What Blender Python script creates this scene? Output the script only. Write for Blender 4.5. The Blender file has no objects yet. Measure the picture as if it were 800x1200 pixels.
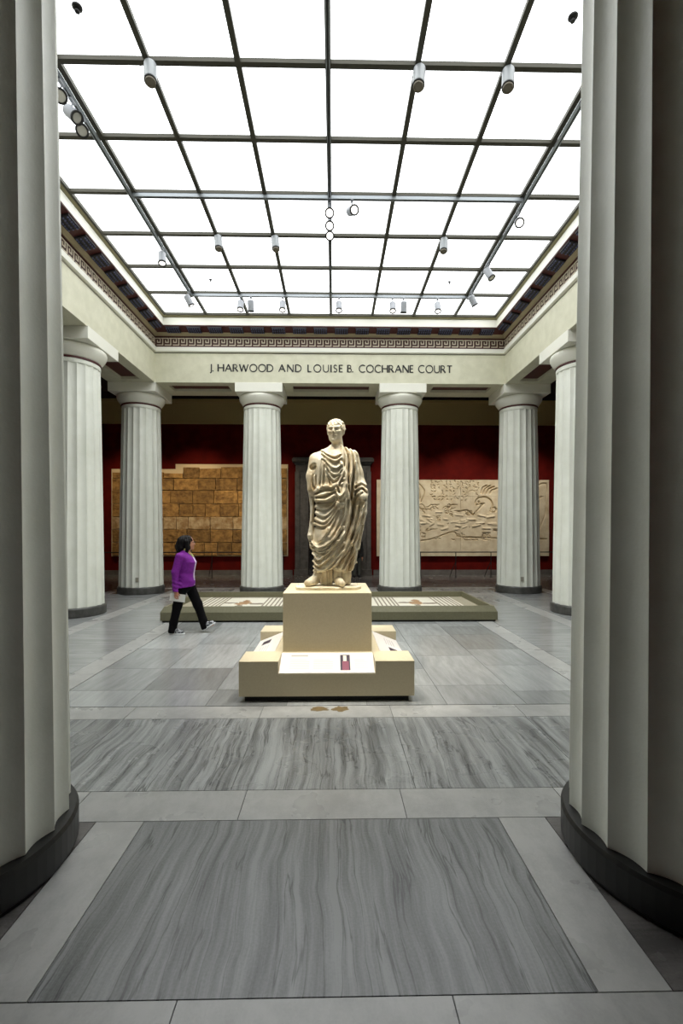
import bpy, bmesh, math, random
import numpy as np
from mathutils import Vector, Matrix, Quaternion

random.seed(7)
scene = bpy.context.scene
COL = scene.collection

# ------------------------------------------------------------------ camera, world, exposure
FPX = 540.0                     # focal length in pixels of an 800x1200 frame
cam_d = bpy.data.cameras.new('camera')
cam_d.sensor_fit = 'VERTICAL'
cam_d.sensor_height = 36.0
cam_d.sensor_width = 24.0
cam_d.lens = FPX / 1200.0 * 36.0
cam_d.shift_y = 22.0 / 1200.0
cam_d.clip_start = 0.05
cam_d.clip_end = 100
cam = bpy.data.objects.new('camera', cam_d)
cam.location = (0.065, 0.0, 1.70)
cam.rotation_euler = (math.radians(90), 0, math.radians(-1.0))
COL.objects.link(cam)
scene.camera = cam

world = bpy.data.worlds.new('world')
world.use_nodes = True
world.node_tree.nodes['Background'].inputs[0].default_value = (0.55, 0.62, 0.72, 1)
world.node_tree.nodes['Background'].inputs[1].default_value = 0.02
scene.world = world
scene.view_settings.view_transform = 'Standard'
scene.view_settings.look = 'None'
scene.view_settings.exposure = 0.0
scene.view_settings.gamma = 1.0
scene.view_settings.use_curve_mapping = False

PANE_EMIT = 3.1
STATUE_W = 950.0
WASH_W = 400.0

CAN_W = 210.0        # cylinder luminaires shining down into the court

# ------------------------------------------------------------------ materials
M = {}
def srgb(r, g, b):
    def f(c):
        c /= 255.0
        return c / 12.92 if c <= 0.04045 else ((c + 0.055) / 1.055) ** 2.4
    return (f(r), f(g), f(b), 1.0)

def pm(name, c1, c2=None, scale=4.0, rough=0.5, bump=0.0, bscale=40.0, stretch=(1, 1, 1), rand=0.0,
       metal=0.0, emit=None, estr=0.0, contrast=(0.35, 0.65), detail=6.0, spec=0.5, subs=0.0, world_pos=True, bdist=0.02):
    m = bpy.data.materials.new(name)
    m.use_nodes = True
    nt = m.node_tree
    b = nt.nodes['Principled BSDF']
    b.inputs['Roughness'].default_value = rough
    b.inputs['Metallic'].default_value = metal
    b.inputs['Specular IOR Level'].default_value = spec
    b.inputs['Base Color'].default_value = c1
    L = nt.links.new
    geo = nt.nodes.new('ShaderNodeNewGeometry')
    vec = geo.outputs['Position']
    info = None
    if rand or c2:
        info = nt.nodes.new('ShaderNodeObjectInfo')
        off = nt.nodes.new('ShaderNodeVectorMath'); off.operation = 'MULTIPLY_ADD'
        comb = nt.nodes.new('ShaderNodeCombineXYZ')
        for i in range(3):
            L(info.outputs['Random'], comb.inputs[i])
        L(comb.outputs[0], off.inputs[0]); off.inputs[1].default_value = (37.0, 61.0, 23.0) if rand else (0, 0, 0)
        L(vec, off.inputs[2])
        mp = nt.nodes.new('ShaderNodeVectorMath'); mp.operation = 'MULTIPLY'
        L(off.outputs[0], mp.inputs[0]); mp.inputs[1].default_value = stretch
        vec = mp.outputs[0]
    col = None
    if c2:
        n = nt.nodes.new('ShaderNodeTexNoise')
        n.inputs['Scale'].default_value = scale
        n.inputs['Detail'].default_value = detail
        n.inputs['Roughness'].default_value = 0.6
        L(vec, n.inputs['Vector'])
        r = nt.nodes.new('ShaderNodeValToRGB')
        r.color_ramp.elements[0].position = contrast[0]; r.color_ramp.elements[0].color = c1
        r.color_ramp.elements[1].position = contrast[1]; r.color_ramp.elements[1].color = c2
        L(n.outputs['Fac'], r.inputs[0])
        col = r.outputs[0]
    if rand:
        hsv = nt.nodes.new('ShaderNodeHueSaturation')
        mr = nt.nodes.new('ShaderNodeMapRange')
        mr.inputs['To Min'].default_value = 1 - rand; mr.inputs['To Max'].default_value = 1 + rand
        L(info.outputs['Random'], mr.inputs[0]); L(mr.outputs[0], hsv.inputs['Value'])
        if col is not None: L(col, hsv.inputs['Color'])
        else: hsv.inputs['Color'].default_value = c1
        col = hsv.outputs[0]
    if col is not None:
        L(col, b.inputs['Base Color'])
    if bump:
        n2 = nt.nodes.new('ShaderNodeTexNoise'); n2.inputs['Scale'].default_value = bscale; n2.inputs['Detail'].default_value = 5
        L(vec, n2.inputs['Vector'])
        bp = nt.nodes.new('ShaderNodeBump'); bp.inputs['Strength'].default_value = bump; bp.inputs['Distance'].default_value = bdist
        L(n2.outputs['Fac'], bp.inputs['Height']); L(bp.outputs[0], b.inputs['Normal'])
    if emit:
        b.inputs['Emission Color'].default_value = emit
        b.inputs['Emission Strength'].default_value = estr
    if subs:
        b.inputs['Subsurface Weight'].default_value = subs
    M[name] = m
    return m

def marble(name, light, dark, axis, rough, rand=0.12, sx=9.0, sy=0.55, amt=(0.36, 0.62), vein=None):
    """grey marble whose veins run along the given axis ('x' or 'y')"""
    m = bpy.data.materials.new(name); m.use_nodes = True
    nt = m.node_tree; L = nt.links.new; b = nt.nodes['Principled BSDF']
    geo = nt.nodes.new('ShaderNodeNewGeometry'); info = nt.nodes.new('ShaderNodeObjectInfo')
    comb = nt.nodes.new('ShaderNodeCombineXYZ')
    for i in range(3): L(info.outputs['Random'], comb.inputs[i])
    off = nt.nodes.new('ShaderNodeVectorMath'); off.operation = 'MULTIPLY_ADD'
    L(comb.outputs[0], off.inputs[0]); off.inputs[1].default_value = (41.0, 57.0, 0.0); L(geo.outputs['Position'], off.inputs[2])
    # bend the veins a little
    w = nt.nodes.new('ShaderNodeTexNoise'); w.inputs['Scale'].default_value = 1.3; w.inputs['Detail'].default_value = 3
    L(off.outputs[0], w.inputs['Vector'])
    wa = nt.nodes.new('ShaderNodeVectorMath'); wa.operation = 'MULTIPLY_ADD'
    L(w.outputs['Color'], wa.inputs[0]); wa.inputs[1].default_value = (0.16, 0.16, 0.0); L(off.outputs[0], wa.inputs[2])
    mp = nt.nodes.new('ShaderNodeVectorMath'); mp.operation = 'MULTIPLY'
    L(wa.outputs[0], mp.inputs[0]); mp.inputs[1].default_value = (sx, sy, 1) if axis == 'y' else (sy, sx, 1)
    n = nt.nodes.new('ShaderNodeTexNoise'); n.inputs['Scale'].default_value = 1.0; n.inputs['Detail'].default_value = 9; n.inputs['Roughness'].default_value = 0.62
    L(mp.outputs[0], n.inputs['Vector'])
    r = nt.nodes.new('ShaderNodeValToRGB')
    r.color_ramp.elements[0].position = amt[0]; r.color_ramp.elements[0].color = dark
    r.color_ramp.elements[1].position = amt[1]; r.color_ramp.elements[1].color = light
    # finer streaks and grain on top of the broad bands
    mp2 = nt.nodes.new('ShaderNodeVectorMath'); mp2.operation = 'MULTIPLY'; mp2.inputs[1].default_value = (3.3, 2.0, 1) if axis == 'y' else (2.0, 3.3, 1)
    L(mp.outputs[0], mp2.inputs[0])
    n2 = nt.nodes.new('ShaderNodeTexNoise'); n2.inputs['Scale'].default_value = 1.0; n2.inputs['Detail'].default_value = 10; n2.inputs['Roughness'].default_value = 0.75
    L(mp2.outputs[0], n2.inputs['Vector'])
    n4 = nt.nodes.new('ShaderNodeTexNoise'); n4.inputs['Scale'].default_value = 90.0; n4.inputs['Detail'].default_value = 3
    L(off.outputs[0], n4.inputs['Vector'])
    m1 = nt.nodes.new('ShaderNodeMath'); m1.operation = 'MULTIPLY_ADD'; m1.inputs[1].default_value = 0.55
    m0 = nt.nodes.new('ShaderNodeMath'); m0.operation = 'SUBTRACT'; m0.inputs[1].default_value = 0.5
    L(n2.outputs['Fac'], m0.inputs[0]); L(m0.outputs[0], m1.inputs[0]); L(n.outputs['Fac'], m1.inputs[2])
    m3 = nt.nodes.new('ShaderNodeMath'); m3.operation = 'MULTIPLY_ADD'; m3.inputs[1].default_value = 0.22
    m2 = nt.nodes.new('ShaderNodeMath'); m2.operation = 'SUBTRACT'; m2.inputs[1].default_value = 0.5
    L(n4.outputs['Fac'], m2.inputs[0]); L(m2.outputs[0], m3.inputs[0]); L(m1.outputs[0], m3.inputs[2])
    L(m3.outputs[0], r.inputs[0])
    col = r.outputs[0]
    if vein:
        n3 = nt.nodes.new('ShaderNodeTexNoise'); n3.inputs['Scale'].default_value = 0.62; n3.inputs['Detail'].default_value = 5
        ad = nt.nodes.new('ShaderNodeVectorMath'); ad.operation = 'ADD'; ad.inputs[1].default_value = (5.3, 8.1, 2.2)
        L(mp.outputs[0], ad.inputs[0]); L(ad.outputs[0], n3.inputs['Vector'])
        r3 = nt.nodes.new('ShaderNodeValToRGB')
        e = r3.color_ramp.elements
        e[0].position = 0.487; e[0].color = (0, 0, 0, 1); e[1].position = 0.513; e[1].color = (0, 0, 0, 1)
        k = e.new(0.5); k.color = (1, 1, 1, 1)
        L(n3.outputs['Fac'], r3.inputs[0])
        mx = nt.nodes.new('ShaderNodeMixRGB'); mx.inputs[2].default_value = vein
        mu = nt.nodes.new('ShaderNodeMath'); mu.operation = 'MULTIPLY'; mu.inputs[1].default_value = 0.75
        L(r3.outputs[0], mu.inputs[0]); L(mu.outputs[0], mx.inputs[0]); L(col, mx.inputs[1]); col = mx.outputs[0]
    hsv = nt.nodes.new('ShaderNodeHueSaturation')
    mr = nt.nodes.new('ShaderNodeMapRange'); mr.inputs['To Min'].default_value = 1 - rand; mr.inputs['To Max'].default_value = 1 + rand
    L(info.outputs['Random'], mr.inputs[0]); L(mr.outputs[0], hsv.inputs['Value']); L(col, hsv.inputs['Color'])
    L(hsv.outputs[0], b.inputs['Base Color'])
    nr = nt.nodes.new('ShaderNodeTexNoise'); nr.inputs['Scale'].default_value = 3.0; nr.inputs['Detail'].default_value = 4
    L(geo.outputs['Position'], nr.inputs['Vector'])
    rr = nt.nodes.new('ShaderNodeMapRange'); rr.inputs['To Min'].default_value = rough - 0.06; rr.inputs['To Max'].default_value = rough + 0.08
    L(nr.outputs['Fac'], rr.inputs[0]); L(rr.outputs[0], b.inputs['Roughness'])
    M[name] = m

def G(v, t=(1, 1, 1)): return (v * t[0], v * t[1], v * t[2], 1)
COOL = (0.97, 1.0, 0.985)
marble('veined_y', G(0.37, COOL), G(0.12, COOL), 'y', 0.27, rand=0.05, sx=15, sy=0.7, amt=(0.32, 0.62), vein=G(0.03))
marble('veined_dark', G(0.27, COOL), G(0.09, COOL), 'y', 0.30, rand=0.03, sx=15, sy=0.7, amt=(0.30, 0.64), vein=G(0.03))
marble('veined_x', G(0.37, COOL), G(0.22, COOL), 'x', 0.20, rand=0.06, sx=14, sy=0.8, amt=(0.3, 0.66), vein=G(0.12))
marble('tile_marble', G(0.37, COOL), G(0.25, COOL), 'y', 0.20, rand=0.26, sx=12, sy=1.6, amt=(0.28, 0.7))
marble('pale_slab', G(0.43, (1, 1, .96)), G(0.35, (1, 1, .96)), 'y', 0.28, rand=0.08, sx=6, sy=5)
marble('aisle_slab', G(0.17, (1, .94, .90)), G(0.09, (1, .94, .90)), 'x', 0.24, rand=0.10, sx=5, sy=0.8)
pm('grout', G(0.10), rough=0.8)
pm('column_paint', srgb(236, 238, 227), srgb(228, 230, 217), scale=3, rough=0.45, bump=0.06, bscale=60)
pm('entab_paint', srgb(205, 203, 178), srgb(216, 214, 190), scale=5, rough=0.6, bump=0.05)
pm('entab_white', srgb(236, 235, 222), rough=0.5)
pm('top_pale', srgb(214, 200, 222), rough=0.7)
pm('entab_olive', srgb(150, 144, 108), rough=0.5)
pm('tan_mould', srgb(176, 162, 128), rough=0.55)
pm('red_paint', srgb(72, 20, 14), rough=0.5)
pm('meander_cream', srgb(214, 202, 178), rough=0.5)
pm('meander_ground', srgb(70, 40, 30), rough=0.6)
pm('mutule_dark', srgb(26, 22, 26), rough=0.5)
pm('gutta_blue', srgb(84, 88, 122), rough=0.4)
pm('groove_dark', srgb(90, 84, 66), rough=0.7)
pm('base_stone', srgb(84, 84, 80), srgb(62, 62, 58), scale=9, rough=0.45)
pm('base_black', srgb(22, 22, 21), srgb(30, 29, 27), scale=9, rough=0.4)
pm('wall_red', srgb(98, 16, 9), srgb(82, 11, 7), scale=2.5, rough=0.8, bump=0.03, spec=0.12)
pm('wall_cream', srgb(196, 176, 118), rough=0.7)
pm('baseboard_grey', srgb(110, 106, 102), srgb(90, 86, 84), scale=4, rough=0.5)
pm('ceiling_dark', srgb(50, 34, 28), rough=0.8)
pm('portal_stone', srgb(92, 88, 84), srgb(70, 67, 64), scale=6, rough=0.6, bump=0.1)
pm('portal_reveal', srgb(150, 146, 150), rough=0.6)
pm('letter_black', srgb(26, 25, 22), rough=0.5)
pm('bar_metal', srgb(70, 68, 57), rough=0.5, spec=0.3)
pm('rail_metal', srgb(150, 156, 160), rough=0.35, metal=0.3)
pm('rail_slot', srgb(24, 24, 24), rough=0.6)
pm('lamp_grey', srgb(150, 154, 156), rough=0.4)
pm('lamp_white', srgb(160, 163, 168), rough=0.45)
pm('lamp_black', srgb(28, 28, 28), rough=0.5)
pm('lens_lit', (1, 1, 1, 1), rough=0.3, emit=(1.0, 0.95, 0.88, 1), estr=1.6)
pm('lens_off', srgb(205, 202, 196), rough=0.15, metal=0.6)
pm('lens_baffle', srgb(120, 112, 96), rough=0.4)
pm('plinth_paint', srgb(205, 193, 163), srgb(199, 186, 155), scale=60, rough=0.55, bump=0.03, bscale=120)
pm('plinth_top', srgb(226, 216, 186), rough=0.5)
pm('toe_black', srgb(14, 13, 12), rough=0.7)
pm('panel_white', srgb(236, 230, 224), rough=0.35)
pm('print_grey', srgb(206, 198, 196), rough=0.5)
pm('print_title', srgb(186, 176, 172), rough=0.5)
pm('photo_dark', srgb(58, 46, 62), rough=0.4)
pm('photo_cloth', srgb(136, 72, 92), rough=0.4)
pm('photo_pale', srgb(235, 225, 205), rough=0.4)
pm('platform_olive', srgb(118, 115, 90), srgb(110, 107, 82), scale=30, rough=0.55)
pm('sand', srgb(170, 162, 140), srgb(150, 142, 120), scale=50, rough=0.8, bump=0.2, bscale=200)
pm('mosaic_white', srgb(230, 226, 210), srgb(212, 206, 188), scale=70, rough=0.6, bump=0.15, bscale=160)
pm('mosaic_dark', srgb(120, 108, 92), srgb(146, 132, 112), scale=80, rough=0.6)
pm('mosaic_rust', srgb(176, 138, 96), srgb(150, 118, 84), scale=60, rough=0.6)
pm('stone_marble', srgb(224, 214, 190), srgb(178, 152, 106), scale=7, rough=0.55, bump=0.22, bscale=70, contrast=(0.42, 0.78), bdist=0.01)
pm('stone_base', srgb(234, 224, 200), srgb(214, 200, 168), scale=12, rough=0.6, bump=0.2, bscale=50)
pm('nose_break', srgb(96, 78, 52), rough=0.9)
pm('block_stone', srgb(188, 146, 84), srgb(92, 62, 30), scale=5.5, rough=0.85, bump=0.8, bscale=14, rand=0.25, contrast=(0.30, 0.72), detail=10, bdist=0.05)
pm('block_pale', srgb(214, 190, 150), srgb(160, 124, 78), scale=5, rough=0.85, bump=0.7, bscale=14, rand=0.15, detail=10, bdist=0.05)
pm('backing_cream', srgb(226, 206, 170), rough=0.8)
pm('relief_stone', srgb(226, 214, 188), srgb(196, 178, 146), scale=3.2, rough=0.85, bump=0.3, bscale=24, contrast=(0.3, 0.72), detail=9, bdist=0.02)
pm('barrier_black', srgb(16, 14, 14), rough=0.5)
pm('plate_metal', srgb(150, 146, 132), rough=0.4)
pm('skin', srgb(196, 140, 112), srgb(184, 126, 98), scale=20, rough=0.5)
pm('hair_black', srgb(9, 7, 8), srgb(16, 12, 12), scale=60, rough=0.6, spec=0.2)
pm('cardigan_purple', srgb(126, 18, 148), srgb(108, 11, 130), scale=30, rough=0.75, bump=0.2, bscale=120)
pm('trouser_black', srgb(8, 7, 9), srgb(12, 11, 13), scale=30, rough=0.9, spec=0.15)
pm('shoe_grey', srgb(170, 172, 176), srgb(56, 58, 62), scale=30, rough=0.6, contrast=(0.45, 0.55))
pm('shoe_white', srgb(232, 234, 234), rough=0.5)
pm('paper_white', srgb(236, 236, 230), rough=0.6)
pm('lanyard_green', srgb(190, 204, 120), rough=0.6)
pm('jacket_dark', srgb(18, 18, 20), rough=0.8)
pm('trouser_grey', srgb(70, 72, 66), rough=0.8)
pm('stain_rust', srgb(122, 102, 64), srgb(104, 90, 62), scale=20, rough=0.5)

def pane_material():
    m = bpy.data.materials.new('laylight_glass'); m.use_nodes = True
    nt = m.node_tree; b = nt.nodes['Principled BSDF']
    b.inputs['Base Color'].default_value = (0.85, 0.88, 0.9, 1); b.inputs['Roughness'].default_value = 0.5
    b.inputs['Emission Color'].default_value = (0.955, 0.98, 1.0, 1)
    b.inputs['Emission Strength'].default_value = PANE_EMIT
    M['pane'] = m
pane_material()

# ------------------------------------------------------------------ geometry helpers
class MB:
    """collects simple solids into one mesh"""
    def __init__(s): s.v = []; s.f = []; s.m = []; s.cur = 0
    def add(s, vs, fs):
        o = len(s.v); s.v += [tuple(p) for p in vs]
        for f in fs: s.f.append([i + o for i in f]); s.m.append(s.cur)
        return s
    def box(s, x0, x1, y0, y1, z0, z1):
        return s.add([(x0, y0, z0), (x1, y0, z0), (x1, y1, z0), (x0, y1, z0), (x0, y0, z1), (x1, y0, z1), (x1, y1, z1), (x0, y1, z1)],
                     [(0, 3, 2, 1), (4, 5, 6, 7), (0, 1, 5, 4), (1, 2, 6, 5), (2, 3, 7, 6), (3, 0, 4, 7)])
    def cyl(s, a, b, r0, r1=None, n=16, caps=True):
        a = Vector(a); b = Vector(b); r1 = r0 if r1 is None else r1
        d = (b - a).normalized(); t = d.orthogonal().normalized(); u = d.cross(t)
        vs = []
        for p, r in ((a, r0), (b, r1)):
            for i in range(n):
                an = 2 * math.pi * i / n
                vs.append(p + t * (math.cos(an) * r) + u * (math.sin(an) * r))
        fs = [(i, (i + 1) % n, n + (i + 1) % n, n + i) for i in range(n)]
        if caps: fs += [tuple(reversed(range(n))), tuple(range(n, 2 * n))]
        return s.add(vs, fs)
    def tube(s, pts, r, n=8):
        for a, b in zip(pts[:-1], pts[1:]): s.cyl(a, b, r, r, n)
        return s
    def lathe(s, prof, n=48, cx=0, cy=0):
        vs = []
        for r, z in prof:
            for i in range(n):
                a = 2 * math.pi * i / n
                vs.append((cx + r * math.cos(a), cy + r * math.sin(a), z))
        fs = []
        for k in range(len(prof) - 1):
            for i in range(n):
                j = (i + 1) % n
                fs.append((k * n + i, k * n + j, (k + 1) * n + j, (k + 1) * n + i))
        fs.append(tuple(reversed(range(n)))); fs.append(tuple((len(prof) - 1) * n + i for i in range(n)))
        return s.add(vs, fs)
    def mitre(s, prof):
        """profile of (y, z) swept along x with 45 degree mitred ends x = -y .. +y; closed"""
        n = len(prof)
        vs = [(-y, y, z) for y, z in prof] + [(y, y, z) for y, z in prof]
        fs = [(i, (i + 1) % n, n + (i + 1) % n, n + i) for i in range(n)]
        fs += [tuple(range(n)), tuple(reversed(range(n, 2 * n)))]
        return s.add(vs, fs)
    def mesh(s, name):
        me = bpy.data.meshes.new(name); me.from_pydata(s.v, [], s.f); me.update()
        bm = bmesh.new(); bm.from_mesh(me); bmesh.ops.recalc_face_normals(bm, faces=bm.faces); bm.to_mesh(me); bm.free()
        if any(s.m):
            for i, k in enumerate(s.m): me.polygons[i].material_index = k
        return me
    def build(s, name, mat, parent=None, smooth=False, bevel=0.0):
        return link(name, s.mesh(name), mat, parent, smooth, bevel)

def link(name, me, mat, parent=None, smooth=False, bevel=0.0):
    mats = mat if isinstance(mat, (list, tuple)) else [mat]
    if not me.materials:
        for k in mats: me.materials.append(M[k])
    o = bpy.data.objects.new(name, me); COL.objects.link(o)
    if smooth:
        for p in me.polygons: p.use_smooth = True
    if bevel:
        md = o.modifiers.new('bevel', 'BEVEL'); md.width = bevel; md.segments = 2; md.limit_method = 'ANGLE'
    if parent is not None: o.parent = parent
    return o

def tag(o, label=None, cat=None, group=None, kind=None):
    if label: o['label'] = label
    if cat: o['category'] = cat
    if group: o['group'] = group
    if kind: o['kind'] = kind
    return o

def empty(name, loc=(0, 0, 0), rz=0.0):
    o = bpy.data.objects.new(name, None); COL.objects.link(o)
    o.location = loc; o.rotation_euler = (0, 0, rz); o.empty_display_size = 0.1
    return o

def copy_tree(o, parent=None):
    c = o.copy(); COL.objects.link(c); c.parent = parent
    for ch in list(o.children): copy_tree(ch, c)
    return c

CY = 7.60                      # centre of the square court (x = 0)

# ------------------------------------------------------------------ floor
floor = MB().box(-10.2, 10.2, -2.7, 17.7, -0.12, -0.006).build('floor', 'grout'); tag(floor, kind='structure')
NSLAB = [0]
def slab(x0, x1, y0, y1, mat):
    g = 0.0025
    b = MB().box(x0 + g, x1 - g, y0 + g, y1 - g, -0.006, 0.0)
    NSLAB[0] += 1
    return b.build('paving_slab', mat, floor)
def run(a, b, n):
    return [a + (b - a) * i / n for i in range(n + 1)]
def row_x(x0, x1, y0, y1, n, mat):
    e = run(x0, x1, n)
    for i in range(n): slab(e[i], e[i + 1], y0, y1, mat)
def row_y(x0, x1, y0, y1, n, mat):
    e = run(y0, y1, n)
    for i in range(n): slab(x0, x1, e[i], e[i + 1], mat)
A, B = 2.75, 4.48          # inner tile field: |x| < 2.75, y from 4.48
YB = 2 * CY - B            # 10.72
rs = random.Random(3)
xe = run(-A, A, 7)
for i in range(7):         # strips of staggered grey tiles
    y = B
    first = True
    while y < YB - 0.05:
        ln = rs.choice([0.62, 0.78, 0.95, 1.2]) * (0.6 if first else 1.0); first = False
        y1 = min(YB, y + ln)
        if YB - y1 < 0.3: y1 = YB
        slab(xe[i] + (0.009 if i == 0 else 0), xe[i + 1] - (0.009 if i == 6 else 0), y + (0.008 if y == B else 0), y1, 'tile_marble'); y = y1
# pale strip ring
s1 = 0.30; XA = A + s1; YA = B - 0.29; YA2 = YB + 0.29
row_x(-XA, XA, YA, B, 5, 'pale_slab'); row_x(-XA, XA, YB, YA2, 5, 'pale_slab')
row_y(-XA, -A, B, YB, 6, 'pale_slab'); row_y(A, XA, B, YB, 6, 'pale_slab')
# veined ring
XV = 4.25; YV = 3.03; YV2 = 2 * CY - YV
row_x(-XV, XV, YV, YA, 7, 'veined_y'); row_x(-XV, XV, YA2, YV2, 7, 'veined_y')
row_y(-XV, -XA, YA, YA2, 6, 'veined_x'); row_y(XA, XV, YA, YA2, 6, 'veined_x')
# second pale ring
XP = 4.56; YP = 2.716; YP2 = 2 * CY - YP
row_x(-XP, -0.5, YP, YV, 4, 'pale_slab'); slab(-0.5, 0.5, YP, YV, 'pale_slab'); row_x(0.5, XP, YP, YV, 4, 'pale_slab')
row_x(-XP, XP, YV2, YP2, 9, 'pale_slab')
row_y(-XP, -XV, YV, YV2, 9, 'pale_slab'); row_y(XV, XP, YV, YV2, 9, 'pale_slab')
# column zone, front: veined field between the columns, pale strips beside it
Y0 = 1.68; Y02 = 2 * CY - Y0
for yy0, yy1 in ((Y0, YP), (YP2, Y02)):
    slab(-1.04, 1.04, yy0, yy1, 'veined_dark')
    for s in (-1, 1):
        def sx(a, b, mat):
            slab(min(s * a, s * b), max(s * a, s * b), yy0, yy1, mat)
        sx(1.04, 1.32, 'pale_slab'); sx(1.32, 2.52, 'aisle_slab'); sx(2.52, 2.8, 'pale_slab'); sx(2.8, XP, 'veined_y'); sx(XP, 5.94, 'aisle_slab')
for s in (-1, 1):
    for y0_, y1_ in ((YP, 4.9), (4.9, 6.4), (6.4, 8.8), (8.8, 10.3), (10.3, YP2)):
        slab(min(s * XP, s * 5.94), max(s * XP, s * 5.94), y0_, y1_, 'veined_x')
# outer pale band and aisle slabs
row_x(-5.94, -0.5, 1.37, Y0, 5, 'pale_slab'); slab(-0.5, 0.5, 1.37, Y0, 'pale_slab'); row_x(0.5, 5.94, 1.37, Y0, 5, 'pale_slab')
row_x(-5.94, 5.94, Y02, Y02 + 0.31, 8, 'pale_slab')
for s in (-1, 1):
    row_y(min(s * 5.94, s * 6.25), max(s * 5.94, s * 6.25), 1.37, Y02 + 0.31, 8, 'pale_slab')
    row_y(min(s * 6.25, s * 10.1), max(s * 6.25, s * 10.1), -2.6, 17.65, 12, 'aisle_slab')
row_x(-6.25, 6.25, -2.6, 1.37, 8, 'aisle_slab')
row_x(-6.25, 6.25, Y02 + 0.31, 17.65, 9, 'aisle_slab')
# rust-brown repair patches in the pale strip before the statue
st = empty('floor_stain', (0, 0, 0)); st.parent = floor
for cx, rx, ry in ((-0.07, 0.10, 0.06), (0.13, 0.09, 0.07)):
    rr = random.Random(int(cx * 100) + 50); pts = []
    for i in range(18):
        a = 2 * math.pi * i / 18; k = 0.65 + 0.5 * rr.random()
        pts.append((cx + rx * k * math.cos(a), 4.40 + ry * k * math.sin(a)))
    b = MB(); n = len(pts)
    b.add([(x, y, 0.0) for x, y in pts] + [(x, y, 0.0006) for x, y in pts],
          [tuple(range(n, 2 * n))] + [(i, (i + 1) % n, n + (i + 1) % n, n + i) for i in range(n)])
    b.build('stain', 'stain_rust', floor)
bpy.data.objects.remove(st)

# ------------------------------------------------------------------ walls, aisle ceiling
H_SOF, H_TOP = 5.62, 7.25
ZC = 6.95
DX0, DX1, DZ = -0.88, 0.98, 3.92
YW = 17.65
wb = MB().box(-10.2, DX0, YW, YW + 0.35, 0, 5.76).box(DX1, 10.2, YW, YW + 0.35, 0, 5.76).box(DX0, DX1, YW, YW + 0.35, DZ, 5.76)
wall_back = wb.build('wall_back', 'wall_red'); tag(wall_back, kind='structure')
fr = MB().box(-10.2, 10.2, YW - 0.03, YW + 0.35, 5.76, 6.66); fr.box(-10.2, 10.2, YW - 0.09, YW - 0.03, 6.58, 6.70); fr.box(-10.2, 10.2, YW - 0.06, YW - 0.03, 5.76, 5.82)
fr.build('frieze', 'wall_cream', wall_back)
MB().box(-10.2, 10.2, YW - 0.12, YW + 0.35, 6.70, ZC).build('cornice', 'ceiling_dark', wall_back)
for nm, x0, x1 in (('wall_left', -10.4, -10.1), ('wall_right', 10.1, 10.4)):
    w = MB().box(x0, x1, -2.7, YW, 0, 5.76).build(nm, 'wall_red'); tag(w, kind='structure')
    MB().box(x0, x1, -2.7, YW, 5.76, ZC).build('frieze', 'wall_cream', w)
w = MB().box(-10.4, 10.4, -2.95, -2.65, 0, 5.76).build('wall_front', 'wall_red'); tag(w, kind='structure')
MB().box(-10.4, 10.4, -2.95, -2.65, 5.76, ZC).build('frieze', 'wall_cream', w)
for nm, a in (('baseboard_back', None),):
    b = MB().box(-10.1, -1.5, YW - 0.05, YW, 0, 0.2).box(1.6, 10.1, YW - 0.05, YW, 0, 0.2)
    tag(b.build('baseboard_back', 'baseboard_grey'), kind='structure')
for nm, x0, x1 in (('baseboard_left', -10.1, -10.05), ('baseboard_right', 10.05, 10.1)):
    tag(MB().box(x0, x1, -2.6, YW - 0.05, 0, 0.2).build(nm, 'baseboard_grey'), kind='structure')
cb = MB()
e = 5.84
cb.box(-10.4, 10.4, CY + e, YW + 0.4, ZC, ZC + 0.2).box(-10.4, 10.4, -2.95, CY - e, ZC, ZC + 0.2)
cb.box(-10.4, -e, CY - e, CY + e, ZC, ZC + 0.2).box(e, 10.4, CY - e, CY + e, ZC, ZC + 0.2)
tag(cb.build('ceiling', 'ceiling_dark'), kind='structure')

# doorway: portal stone, dim room beyond
door = empty('door_1', (0.05, YW, 0)); tag(door, kind='structure')
hw0, hw1 = 0.93, 1.42
def dpart(name, mat, *boxes, bevel=0.008):
    b = MB()
    for bx in boxes: b.box(*bx)
    return b.build(name, mat, door, bevel=bevel)
for s in (-1, 1):
    a, b_ = sorted((s * hw0, s * hw1))
    j = dpart('jamb', 'portal_stone', (a, b_, -0.14, 0.0, 0, 3.94))
    a2, b2 = sorted((s * (hw0 + 0.34), s * (hw1 + 0.02)))
    dpart('jamb_moulding', 'portal_stone', (a2, b2, -0.20, -0.14, 0, 3.94))
    a3, b3 = sorted((s * hw0, s * (hw0 + 0.03)))
    dpart('reveal', 'portal_reveal', (a3, b3, 0.0, 0.34, 0, 3.90))
    a4, b4 = sorted((s * (hw0 + 0.02), s * (hw1 + 0.05)))
    dpart('plinth_block', 'portal_stone', (a4, b4, -0.24, -0.14, 0, 0.24))
dpart('lintel', 'portal_stone', (-hw1, hw1, -0.16, 0.0, 3.94, 4.22))
dpart('cornice', 'portal_stone', (-hw1 - 0.04, hw1 + 0.04, -0.22, 0, 4.22, 4.30), (-hw1 - 0.12, hw1 + 0.12, -0.34, 0, 4.30, 4.42), (-hw1 - 0.09, hw1 + 0.09, -0.28, 0, 4.42, 4.47))
# the next room
rm = MB()
rm.box(-2.6, 2.6, 4.0, 4.1, 0, 4.4).box(-2.6, -2.5, 0.35, 4.0, 0, 4.4).box(2.5, 2.6, 0.35, 4.0, 0, 4.4).box(-2.6, 2.6, 0.35, 4.1, 4.4, 4.5)
o = rm.build('inner_room', 'portal_stone', door)
o = MB().box(-2.6, 2.6, 0.0, 4.1, -0.12, -0.002).build('threshold_floor', 'aisle_slab', door)

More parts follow.
